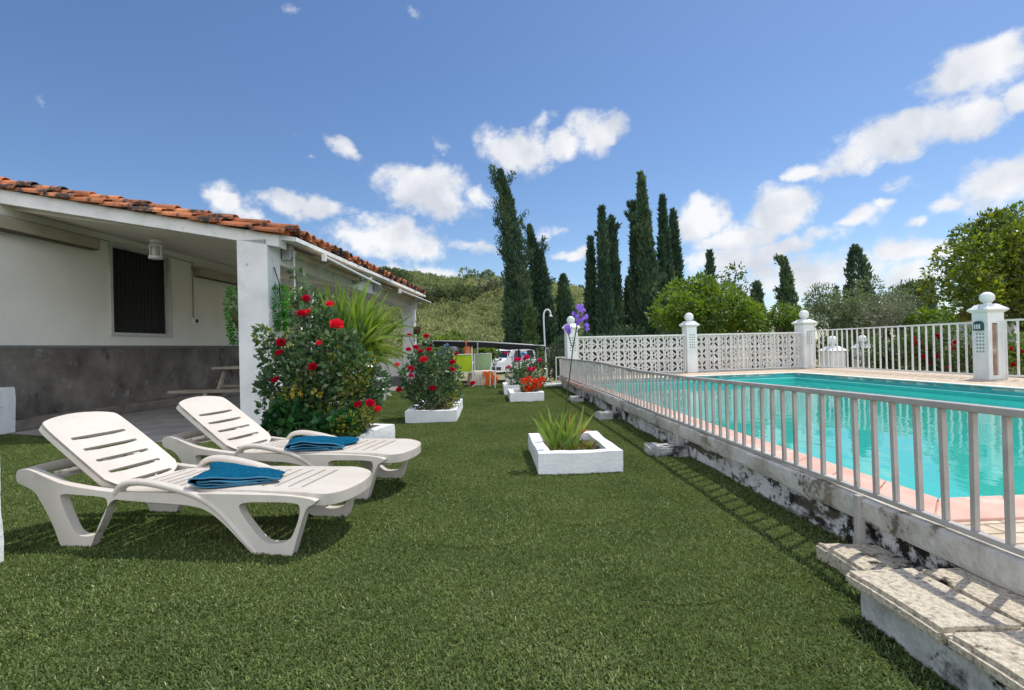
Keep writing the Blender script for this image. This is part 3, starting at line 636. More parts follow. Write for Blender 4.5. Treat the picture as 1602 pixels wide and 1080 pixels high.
# cable and socket on the porch wall
b = MB(); b.tube([(-7.375, 6.3, 2.99), (-7.375, 8.1, 2.985), (-7.375, 9.9, 2.975), (-7.375, 10.53, 2.96)], .009, 6); b.tube([(-7.375, 10.53, 2.97), (-7.375, 10.53, 1.76)], .012, 6)
b.box(-7.385, -7.35, 10.50, 10.57, 2.80, 2.88)
c = b.build('cable', flat('old_cable', (.34, .32, .28), rough=.7), house, smooth=40)
b = MB(); b.box(-7.388, -7.34, 10.50, 10.66, 1.66, 1.78); b.box(-7.34, -7.332, 10.535, 10.625, 1.685, 1.755, 1); b.build('power_outlet', [M_white_paint, M_dark], house, bevel=.006)

# roller blind cassettes on the porch wall
M_beige = pm('beige_cassette', [(.3, (.34, .30, .22)), (.6, (.42, .375, .28))], scale=2, rough=.6)
def cassette(a0, a1, z0, z1, label):
    L = a1-a0; t = thing('blind_cassette', label, 'blind', hw(-7.30, a0, z0), -A_H, 'beige blind cassettes on the porch wall')
    b = MB(); b.box(-.068, .075, 0, L, .02, z1-z0); b.build('housing', M_beige, t, bevel=.015)
    b = MB(); b.box(-.06, .055, .01, L-.01, .0, .019); b.build('bottom_slat', flat('dark_slat', (.09, .075, .055)), t)
    b = MB(); b.box(-.072, .08, L+.001, L+.018, .01, z1-z0+.006); b.build('end_cap', M_beige, t, bevel=.006)
cassette(4.9, 8.05, 2.755, 2.95, 'long beige blind cassette on the porch wall left of the dark window')
cassette(10.58, 12.35, 2.66, 2.87, 'beige blind cassette half hidden behind the front porch column')

# porch lantern
lp = at(243, 376, 8.16)
t = thing('lantern', 'small white lantern hanging from the porch ceiling beside the window', 'lamp', (lp.x, lp.y, lp.z-.30))
b = MB(); b.lathe([(.03, .30), (.085, .295), (.085, .275), (.05, .255), (.03, .24)], 14); b.build('ceiling_rose', M_white_paint, t, smooth=40)
b = MB(); b.lathe([(.092, .20), (.10, .21), (.06, .245), (.03, .25)], 14); b.build('cap', M_white_paint, t, smooth=40); b = MB(); b.lathe([(.098, .0), (.102, .02), (.094, .05), (.05, .052)], 14); b.build('base', M_white_paint, t, smooth=40)
b = MB()
for k in range(6):
    a = k*math.pi/3; b.tube([(.085*math.cos(a), .085*math.sin(a), .04), (.085*math.cos(a), .085*math.sin(a), .21)], .008, 6)
b.build('cage', M_white_paint, t)
b = MB(); b.lathe([(.055, .045), (.06, .10), (.055, .2)], 14); b.build('globe', flat('frosted_glass', (.62, .60, .55), rough=.3, spec=.5), t, smooth=50)

# awnings rolled up under the eaves
M_alu = flat('awning_aluminium', (.60, .60, .58), rough=.4, spec=.5)
M_cloth = pm('awning_cloth', [(.3, (.50, .40, .28)), (.6, (.64, .55, .42))], scale=3, rough=.9)
def awning(a0, a1, label, z0, z1, crank):
    t = thing('awning', label, 'awning', hw(-3.58, a0, 2.38), -A_H, 'awnings rolled up under the eaves')
    L = a1-a0
    b = MB(); b.tube([(.06, -.1, .05), (.06, L+.05, .02)], .055, 10); b.build('fabric_roll', M_cloth, t, smooth=50)
    b = MB(); b.tube([(.52, 0, z0-2.38), (.52, L, z1-2.38)], .020, 8); b.box(.50, .55, -.02, .03, z0-2.45, z0-2.35); b.build('front_bar', flat('awning_bar', (.74, .73, .70), rough=.4), t, smooth=40)
    b = MB()
    n = 10
    vs = []
    for i in range(n+1):
        y = .02+(L-.04)*i/n; sag = .015*math.sin(i*2.1)
        vs += [(.10, y, .07), (.32, y, -.0+(z0-2.38)*.4+sag), (.515, y, (z0+(z1-z0)*i/n)-2.38+.01)]
    b.add(vs, [(3*i+k, 3*i+k+1, 3*i+4+k, 3*i+3+k) for i in range(n) for k in (0, 1)]); b.build('canopy', M_cloth, t, smooth=50)
    for y in (.35, L-.4):
        b = MB(); b.tube([(.02, y+.5, -.06), (.30, y+.22, -.04), (.50, y, z0-2.40)], .016, 6); b.build('arm', M_alu, t)
    for y in (-.12, L+.06):
        b = MB(); b.box(-.005, .12, y-.06, y+.05, -.09, .13); b.box(.03, .16, y-.03, y+.02, -.05, .05); b.build('bracket', flat('bracket_metal', (.42, .43, .43), rough=.5, metal=.4), t, bevel=.01)
    if crank:
        b = MB(); b.tube([(.13, -.12, .03), (.15, -.13, -.05), (.15, -.13, -.62), (.16, -.16, -.64)], .011, 6); b.build('crank_rod', M_alu, t)
awning(7.15, 9.7, 'near rolled awning with crank rod under the eaves beside the front column', 2.36, 2.26, True)
awning(11.1, 14.3, 'far rolled awning under the eaves at the far end of the porch', 2.31, 2.31, False)

# picnic table inside the porch
t = thing('picnic_table', 'weathered wooden picnic table with benches behind the front porch column', 'table', hw(-4.7, 8.2, .012), -A_H)
def plank(nm, x0, x1, y0, y1, z0, z1, mat=M_wood): b = MB(); b.box(x0, x1, y0, y1, z0, z1); return b.build(nm, mat, t, bevel=.006)
for i in range(3): plank('top_plank', -.55, .95, -.32+i*.21, -.32+i*.21+.19, .74, .78)
plank('bench', -.98, .95, -.72, -.46, .40, .44); plank('bench', -.95, .95, .48, .74, .40, .44)
for x in (-.4, .7):
    b = MB(); b.tube([(x, -.62, 0), (x, -.18, .739)], .035, 6); b.tube([(x, .62, 0), (x, .18, .739)], .035, 6); b.box(x-.03, x+.03, -.70, .70, .34, .398); b.build('leg', M_wood, t)
t = thing('white_bench', 'white weathered wooden bench beside the big rose bush', 'bench', (-2.62, 10.06, 0), R(8))
plank('seat', -.55, .13, -.17, .17, .40, .45, M_wood_white)
for x in (-.48, .05):
    b = MB(); b.box(x, x+.05, -.15, -.10, 0, .399); b.box(x, x+.05, .10, .15, 0, .399); b.box(x+.01, x+.04, -.10, .10, .28, .33); b.build('leg', M_wood_white, t, bevel=.004)

def lumpy(x0, x1, y0, y1, z0, z1, amp, cuts=5, seed=0, taper=0.0):
    """a box with soft uneven plastered faces"""
    bm = bmesh.new(); bmesh.ops.create_cube(bm, size=1)
    for v in bm.verts: v.co = Vector((v.co.x*(x1-x0), v.co.y*(y1-y0), v.co.z*(z1-z0)))
    bmesh.ops.bevel(bm, geom=list(bm.edges), offset=min(.014, .3*min(x1-x0, y1-y0, z1-z0)), segments=2, affect='EDGES')
    for _ in range(5):
        es = [e for e in bm.edges if e.calc_length() > .055]
        if not es: break
        bmesh.ops.subdivide_edges(bm, edges=es, cuts=1, use_grid_fill=True)
    r_ = random.Random(seed); ph = [r_.uniform(0, 6) for _ in range(6)]
    for v in bm.verts:
        x, y, z = (x0+x1)/2+v.co.x, (y0+y1)/2+v.co.y, (z0+z1)/2+v.co.z
        w_ = math.sin(x*9+ph[0])*math.sin(z*13+ph[1])+.6*math.sin(y*11+ph[2]+x*5)+.5*math.sin(z*23+y*17+ph[3])+.45*math.sin(x*47+y*53+ph[1])+.35*math.sin(y*91+z*71+ph[5])
        v.co = Vector((x+amp*w_*.5, y+amp*math.sin(x*12+z*9+ph[4]), z+amp*.5*math.sin(x*14+y*11+ph[5])+amp*.3*math.sin(x*61+y*57)))
    bmesh.ops.recalc_face_normals(bm, faces=bm.faces)
    me = bpy.data.meshes.new('lumpy'); bm.to_mesh(me); bm.free(); return me
def pier(loc, w, h, label, rz):
    me = lumpy(-w/2, w/2, -w/2, w/2, 0, h, .006, seed=int(h*100)); me.materials.append(M_white_paint)
    o = link('low_pier', me, smooth=40); o.location = loc; o.rotation_euler = (0, 0, rz); tag(o, label, 'pier')
pier(hw(-7.215, 6.40), .26, .62, 'low white pier standing against the porch wall at the left edge', -A_H)
pier((-2.625, 2.38, 0), .25, .545, 'rough white pier close to the camera beside the near lounger', .08)

# hanging pots on the columns
def trailing(t, top, length, width, n, size, mat, name='foliage', out=(0, 0)):
    P = []; D = []
    for i in range(n):
        f = rng.uniform(0, 1)**.8; a = rng.uniform(0, 6.28); r_ = width*math.sqrt(rng.uniform(0, 1))*(1-.55*f)*(0.55+.9*min(1, f*4))
        P.append((top[0]+r_*math.cos(a)+out[0]*f, top[1]+r_*math.sin(a)+out[1]*f, top[2]-length*f)); D.append((math.cos(a)*.7, math.sin(a)*.7, rng.uniform(-.9, .3)))
    return quadmesh(name, leaf_quads(np.array(P), np.array(D), rng.uniform(.6, 1.2, n)*size, .5), mat, t)
M_pot = flat('terracotta_pot', (.17, .085, .055), rough=.8); M_wicker = pm('dark_wicker', [(.4, (.02, .017, .014)), (.6, (.085, .07, .06))], scale=40, rough=.8, bump=.6, bscale=60)
t = thing('hanging_planter', 'terracotta wall pot with long green fronds on the left side of the front column', 'planter', hw(-4.10, 6.76, 1.40), -A_H)
b = MB(); b.lathe([(.045, 0), (.07, .04), (.082, .12), (.078, .17), (.066, .17)], 14); b.build('pot', M_pot, t, smooth=50)
trailing(t, (-.02, -.05, .52), .78, .10, 900, .05, L_basket)
b = MB(); b.tube([(.06, 0, .16), (.08, 0, .40), (.075, 0, .62)], .006, 5); b.build('hook', M_dark, t)
t = thing('hanging_vine', 'bright green plastic vine hanging on the right side of the front column', 'vine', hw(-3.53, 6.78, 1.30), -A_H)
trailing(t, (0.01, 0, .64), .64, .105, 1500, .036, L_basket)
b = MB(); b.tube([(-.045, -.04, .86), (-.02, -.02, .74), (0, 0, .66), (.01, 0, .4)], .008, 5); b.build('stem', M_dark, t)
t = thing('wall_basket', 'dark woven wall basket on the right side of the front column', 'planter', hw(-3.50, 6.92, 1.36), -A_H)
b = MB(); b.lathe([(.055, 0), (.062, .02), (.068, .22), (.06, .23)], 14); b.build('basket', M_wicker, t, smooth=40)
trailing(t, (0, 0, .30), .10, .06, 60, .05, L_rose_new)
t = thing('hanging_planter', 'small red flower pot with bright leaves hanging on the far porch column', 'planter', hw(-3.42, 14.1, 1.42), -A_H)
b = MB(); b.lathe([(.06, 0), (.10, .05), (.11, .20), (.09, .21)], 12); b.build('pot', flat('red_brown_pot', (.14, .05, .04)), t, smooth=50)
trailing(t, (-.02, -.03, .50), .75, .10, 160, .07, L_basket)

# ================================================================ POOL WALL, STEPS, RAILINGS
def prof_wall(name, mat, prof, v0, v1, parent, nseg=60, amp=.0):
    b = MB(); n = len(prof); vs = []
    for i in range(nseg+1):
        v = v0+(v1-v0)*i/nseg
        for k, (u, z) in enumerate(prof):
            d = amp*(math.sin(v*7+z*31)+.6*math.sin(v*17.3+z*11+k))*.5
            q = pw(u+d, v, z+d*.4); vs.append(q)
    fs = [(i*n+k, i*n+(k+1) % n, (i+1)*n+(k+1) % n, (i+1)*n+k) for i in range(nseg) for k in range(n)]
    fs += [tuple(range(n)), tuple(nseg*n+k for k in range(n-1, -1, -1))]
    b.add(vs, fs); me = bpy.data.meshes.new(name); me.from_pydata(b.v, [], b.f); bm = bmesh.new(); bm.from_mesh(me); bmesh.ops.recalc_face_normals(bm, faces=bm.faces); bm.to_mesh(me); bm.free()
    me.materials.append(mat); return link(name, me, parent, smooth=30)
wall = thing('pool_wall', 'low white retaining wall with peeling paint and black mould below the pool railing', 'wall')
prof_wall('wall_face', M_mould_wall, [(1.735, -.25), (1.740, .0), (1.735, .158), (1.798, .158), (1.798, -.25)], -1.6, 12.3, wall, 240, .008)
prof_wall('coping_lip', M_lip, [(1.683, .168), (1.674, .19), (1.676, .265), (1.69, .275), (1.797, .278), (1.797, .160), (1.70, .160)], -1.6, 12.3, wall, 240, .006)

V_TOP = ([-2, 1.5, 2.07, 2.92, 4.3, 5.6, 6.7, 7.7, 9.2, 11.1, 13], [.748, .748, .740, .724, .698, .690, .708, .726, .722, .708, .706])
V_BOT = ([-2, 1.57, 2.23, 3.3, 4.47, 5.65, 6.82, 8.5, 10.8, 13], [.302, .300, .300, .292, .290, .290, .302, .300, .292, .292])
zt_r = lambda v: float(np.interp(v, *V_TOP)); zb_r = lambda v: float(np.interp(v, *V_BOT))
RU = 1.705
rail = thing('pool_railing', 'long grey white metal railing with upright bars on the low pool wall', 'railing', pw(RU, 0, 0))
def rl(u, v, z): q = pw(RU+u, v, z)-pw(RU, 0, 0); return q
def rail_strip(name, zf, hw_, hh, v0, v1, n=60):
    b = MB(); vs = []
    for i in range(n+1):
        v = v0+(v1-v0)*i/n; z = zf(v)
        vs += [rl(-hw_, v, z-hh), rl(hw_, v, z-hh), rl(hw_, v, z+hh), rl(-hw_, v, z+hh)]
    fs = [(i*4+k, i*4+4+k, i*4+4+(k+1) % 4, i*4+(k+1) % 4) for i in range(n) for k in range(4)]+[(0, 1, 2, 3), (n*4+3, n*4+2, n*4+1, n*4)]
    b.add(vs, fs); return b.build(name, M_rail, rail, bevel=.004)
rail_strip('top_rail', zt_r, .019, .013, -.9, 12.2); rail_strip('bottom_rail', zb_r, .015, .011, -.9, 12.2)
bm_ = MB(); bm_.box(-.0092, .0092, -.0092, .0092, 0, 1)
bar0 = None; v = 1.615-.117*7
while v < 12.1:
    z0, z1 = zb_r(v)+.0115, zt_r(v)-.0135
    if bar0 is None: bar0 = bm_.build('bar', M_rail, rail); o = bar0
    else: o = bar0.copy(); col.objects.link(o); o.parent = rail
    o.location = rl(random.uniform(-.002, .002), v+random.uniform(-.003, .003), z0); o.scale = (1, 1, z1-z0); o.rotation_euler = (random.uniform(-.012, .012), random.uniform(-.012, .012), A_POOL)
    v += .117
for v in (2.262, 4.50, 6.80, 9.05, 11.2):
    b = MB(); z1 = zt_r(v)-.0135
    b.box(-.016, .016, -.016, .016, .06, zb_r(v)-.013)
    o = b.build('post', M_rail, rail, bevel=.003); o.location = rl(-.034, v, 0); o.rotation_euler = (0, 0, A_POOL)
# concrete feet under the posts
for i, (v, u0, w_, h, lab) in enumerate(((4.50, 1.40, .23, .095, 'rough pale concrete block under the second railing post, nearest the iris planter'), (6.80, 1.42, .26, .10, 'rough pale concrete block under the third railing post'),
        (9.05, 1.43, .26, .09, 'rough pale concrete block under the fourth railing post, far along the wall'))):
    me = lumpy(u0, 1.72, v-w_/2, v+w_/2, -.03, h, .012, 5, seed=i+3); me.materials.append(M_stone_side)
    o = link('concrete_block', me, smooth=45); o.rotation_euler = (0, 0, A_POOL); tag(o, lab, 'block', 'concrete blocks under the railing posts')
me = lumpy(-.30, .36, -.42, .42, .03, .075, .006, 5, seed=11); me.materials.append(M_stone_side)
o = link('paving_slab', me, smooth=45); o.location = pw(1.95-.42, 12.55, 0) - Vector((.10, 0, 0)); o.rotation_euler = (0, 0, A_POOL); tag(o, 'flat pale slab lying at the far end of the pool wall', 'slab')
# steps
st = thing('pool_steps', 'speckled stone steps with mouldy sides against the pool wall', 'steps', pw(1.30, .3, 0), A_POOL)
def lstep(nm, u0, u1, v0, v1, z0, z1, mat, amp, seed, sm=40):
    me = lumpy(u0-1.30, u1-1.30, v0-.3, v1-.3, z0, z1, amp, 8, seed=seed); me.materials.append(mat); return link(nm, me, st, smooth=sm)
lstep('riser', 1.305, 1.728, -.6, 1.775, -.08, .122, M_stone_side, .006, 21)
for k, (v0, v1) in enumerate(((1.392, 1.795), (.70, 1.388), (0.0, .696), (-.6, -.004))): lstep('tread', 1.262, 1.522, v0, v1, .120, .168, M_stone, .003, 22+k)
for k, (v0, v1) in enumerate(((1.25, 1.79), (.55, 1.245), (-.2, .545))): lstep('tread', 1.526, 1.732, v0, v1, .118, .163, M_stone, .003, 30+k)
lstep('lower_block', 1.462, 1.728, 1.80, 2.262, -.08, .078, M_stone, .008, 40)

# white boundary: pillars, pierced block screens, railings
def pillar(loc, rz, w, h, ball_r, ball_z, label, face, plaque=False, niche=False):
    t = thing('pillar', label, 'pillar', loc, rz, 'white pillars round the pool')
    b = MB()
    if niche:   # body with a recessed niche in the face turned to the camera
        x0 = w/2; b.box(-x0, x0, -x0+.10, x0, 0, h); b.box(-x0, -x0+.07, -x0, -x0+.0995, 0, h); b.box(-x0+.17, x0, -x0, -x0+.0995, 0, h); b.box(-x0+.0705, -x0+.1695, -x0, -x0+.0995, h-.18, h); b.box(-x0+.0705, -x0+.1695, -x0, -x0+.0995, 0, .07)
        b.build('shaft', M_pillar, t)
        n_ = MB(); n_.box(-x0+.0715, -x0+.1685, -x0+.03, -x0+.098, .08, h-.19); n_.build('niche', pm('rusty_niche', [(.35, (.14, .06, .035)), (.55, (.40, .26, .17)), (.7, (.55, .46, .38))], scale=5, rough=.9, coord='World'), t)
    else:
        b.box(-w/2, w/2, -w/2, w/2, 0, h); b.build('shaft', M_pillar, t, bevel=.012)
    b = MB(); c = w/2+.05; z = h+.001
    b.add([(-w/2-.01, -w/2-.01, z), (w/2+.01, -w/2-.01, z), (w/2+.01, w/2+.01, z), (-w/2-.01, w/2+.01, z), (-c, -c, z+.035), (c, -c, z+.035), (c, c, z+.035), (-c, c, z+.035),
           (-c, -c, z+.055), (c, -c, z+.055), (c, c, z+.055), (-c, c, z+.055), (-.09, -.09, z+.145), (.09, -.09, z+.145), (.09, .09, z+.145), (-.09, .09, z+.145)],
          [(3, 2, 1, 0)]+[(k+i, k+(i+1) % 4, k+4+(i+1) % 4, k+4+i) for k in (0, 4, 8) for i in range(4)]+[(12, 13, 14, 15)])
    b.build('cap', M_pillar, t, bevel=.006)
    b = MB(); zb = h+.146; top = ball_z+ball_r[1]
    prof = [(.062, zb), (.055, zb+.02)]+[(ball_r[0]*math.cos(a), ball_z+ball_r[1]*math.sin(a)) for a in np.linspace(-1.05, 1.5, 12)]
    b.lathe(prof, 20); b.build('ball', M_pillar, t, smooth=60)
    # pierced tile: dark little openings on one face
    g = MB(); nr, nc = 6, 3; cw = .052
    for r_ in range(nr):
        for c_ in range(nc):
            x = (c_-1)*cw*1.05; z = h-.20-.06*r_-(.16 if plaque else .0)
            if (r_+c_) % 2 == 0: q = [(x-.019, z), (x, z-.022), (x+.019, z), (x, z+.022)]
            else: q = [(x-.016, z-.014), (x+.016, z-.014), (x+.016, z+.014), (x-.016, z+.014)]
            y = -w/2-.002
            vs = [(px_, y, pz_) for px_, pz_ in q]+[(px_, y+.02, pz_) for px_, pz_ in q]
            g.add(vs, [(0, 1, 2, 3), (7, 6, 5, 4), (0, 4, 5, 1), (1, 5, 6, 2), (2, 6, 7, 3), (3, 7, 4, 0)])
    o = g.build('pierced_tile', flat('tile_openings', (.22, .27, .26), rough=.8), t)
    if face == 'left': o.rotation_euler = (0, 0, -math.pi/2)
    if plaque:
        g = MB(); q = [(-.075, 0), (.075, 0), (.075, .10)]+[(.075*math.cos(a), .10+.06*math.sin(a)) for a in np.linspace(.2, 2.94, 8)]+[(-.075, .10)]
        y0 = -w/2-.05; n = len(q); vs = [(x, y0, h-.30+z) for x, z in q]+[(x, -w/2-.001, h-.30+z) for x, z in q]
        g.add(vs, [tuple(range(n)), tuple(range(2*n-1, n-1, -1))]+[(i, n+i, n+(i+1) % n, (i+1) % n) for i in range(n)])
        o = g.build('wall_light', flat('dark_teal_metal', (.02, .06, .07), rough=.5), t); o.rotation_euler = (0, 0, -math.pi/2)
        g = MB()
        for k in (-1, 0, 1): g.box(k*.042-.014, k*.042+.014, y0-.004, y0+.004, h-.275, h-.195)
        g.build('pane', flat('lamp_glass', (.55, .62, .62), rough=.2), o)
    return t
p1, p2, p3, p4 = at(895, 590, 12.25), at(1080, 584, 12.70), at(1260, 577, 13.40), pw(8.26-.0, 8.9)
p4 = Vector((8.12, 8.72, 0))
for q in (p1, p2, p3, p4): q.z = DZ
a12 = math.atan2(p2.y-p1.y, p2.x-p1.x); a23 = math.atan2(p3.y-p2.y, p3.x-p2.x); a34 = math.atan2(p4.y-p3.y, p4.x-p3.x)
pillar(p1, a12, .27, 1.12, (.10, .10), 1.345, 'white ball topped pillar at the left end of the pierced screen, behind the iris flowers', 'front')
pillar(p2, a12, .265, 1.13, (.11, .11), 1.375, 'white ball topped pillar between the two pierced block screens', 'front')
pillar(p3, a23, .33, 1.14, (.12, .12), 1.40, 'white ball topped pillar where the pierced screen meets the bar fence', 'front')
pillar(p4, A_POOL, .285, 1.13, (.105, .098), 1.385, 'big white pillar with ball top, lantern plaque and rusty niche beside the pool', 'left', True, True)

def breeze_screen(pa, pb, label):
    d = (pb-pa); L = d.length-.30; ang = math.atan2(d.y, d.x); o0 = pa + d.normalized()*.15
    t = thing('block_screen', label, 'screen wall', o0, ang, 'pierced block screens behind the pool')
    nc = round(L/.345); cw = L/nc; nr = 3; ch = .293
    def cell():
        out = [(0, 0), (cw, 0), (cw, ch), (0, ch)]; holes = []
        cx, cy = cw/2, ch/2
        for sx_ in (-1, 1):
            for sy_ in (-1, 1):
                # leaf shaped opening along the diagonal and a thin sickle beside it
                a = math.atan2(sy_*ch, sx_*cw); c, s_ = math.cos(a), math.sin(a)
                pts = []
                for k in range(10):
                    th = 2*math.pi*k/10; lx = .104+.076*math.cos(th); ly = .036*math.sin(th)
                    pts.append((cx+lx*c-ly*s_, cy+lx*s_+ly*c))
                holes.append(pts)
            a = 0 if sx_ > 0 else math.pi
            pts = [(cx+sx_*(.120+.028*math.cos(th)), cy+.020*math.sin(th)) for th in np.linspace(0, 2*math.pi, 7)[:-1]]
            holes.append(pts)
        for sy_ in (-1, 1):
            pts = [(cx+.020*math.cos(th), cy+sy_*(.108+.024*math.sin(th))) for th in np.linspace(0, 2*math.pi, 7)[:-1]]
            holes.append(pts)
        return [out]+holes
    loops = cell(); b = MB()
    V, Fc = slab(loops, lambda x, y, tt: (x, tt, y), .022, -.022)
    for i in range(nc):
        for j in range(nr): b.add([(v_[0]+i*cw, v_[1], v_[2]+.02+j*ch) for v_ in V], [f[::-1] for f in Fc])
    b.build('pierced_blocks', M_breeze, t)
    b = MB(); b.box(0, L, -.045, .045, .021+nr*ch, .021+nr*ch+.05); b.build('top_course', M_breeze, t, bevel=.008)
    b = MB(); b.box(0, L, -.045, .045, -.01, .018); b.build('base_course', M_breeze, t)
    f = thing('bar_fence', label.replace('pierced block screen', 'thin white bar fence before the screen'), 'fence', o0 + Vector((math.sin(ang), -math.cos(ang), 0))*.075, ang, 'white bar fences round the pool')
    b = MB(); b.box(0, L, -.012, .012, .915, .94); b.build('top_rail', M_fence, f); b = MB(); b.box(0, L, -.012, .012, .035, .055); b.build('bottom_rail', M_fence, f)
    n = round(L/.115); k0 = None
    for i in range(n+1):
        if k0 is None: b = MB(); b.box(-.008, .008, -.008, .008, .0555, .9145); k0 = o = b.build('bar', M_fence, f)
        else: o = k0.copy(); col.objects.link(o); o.parent = f
        o.location = (.01+(L-.02)*i/n, 0, 0)
breeze_screen(p1, p2, 'left pierced block screen between the first two ball topped pillars')
breeze_screen(p2, p3, 'right pierced block screen between the middle pillar and the corner pillar')

def bar_fence(pa, pb, n, label, z0, z1, gap=.2, bw=.012):
    d = pb-pa; L = d.length-2*gap; ang = math.atan2(d.y, d.x); o0 = pa+d.normalized()*gap
    f = thing('bar_fence', label, 'fence', o0, ang, 'white bar fences round the pool')
    b = MB(); b.box(0, L, -.016, .016, z1-.03, z1); b.build('top_rail', M_fence, f, bevel=.004)
    b = MB(); b.box(0, L, -.016, .016, z0, z0+.03); b.build('bottom_rail', M_fence, f)
    k0 = None
    for i in range(n+1):
        if k0 is None: b = MB(); b.box(-bw, bw, -bw, bw, z0+.031, z1-.031); k0 = o = b.build('bar', M_fence, f)
        else: o = k0.copy(); col.objects.link(o); o.parent = f
        o.location = (.014+(L-.028)*i/n, 0, 0); o.rotation_euler = (random.uniform(-.006, .006), random.uniform(-.006, .006), 0)
    for x in (.012, L-.012):
        b = MB(); b.box(x-.016, x+.016, -.016, .016, 0, z0-.001); b.build('foot', M_fence, f)
bar_fence(p3, p4, 27, 'white bar fence along the right of the pool between corner pillar and big pillar', .05, .985, .21)
p5 = p4 + Vector((PU[0]*.0-PV[0]*2.2, PU[1]*.0-PV[1]*2.2, 0)) + Vector((.9, 0, 0))
bar_fence(p4, p5, 13, 'white bar fence running out of the picture to the right of the big pillar', .05, 1.0, .22, .013)
b_ = pw(1.30, 12.9)
g = thing('small_gate', 'short white gate panel of four bars at the far end of the pool wall', 'gate', (1.10, 13.05, 0), .05)
b = MB(); b.box(0, .34, -.014, .014, .69, .72); b.box(0, .34, -.014, .014, .20, .225); b.build('gate_frame', M_fence, g)
for i in range(4):
    b = MB(); x = .012+i*.105; b.box(x-.012, x+.012, -.011, .011, .0 if i in (0, 3) else .2255, .6895); b.build('bar', M_fence, g)

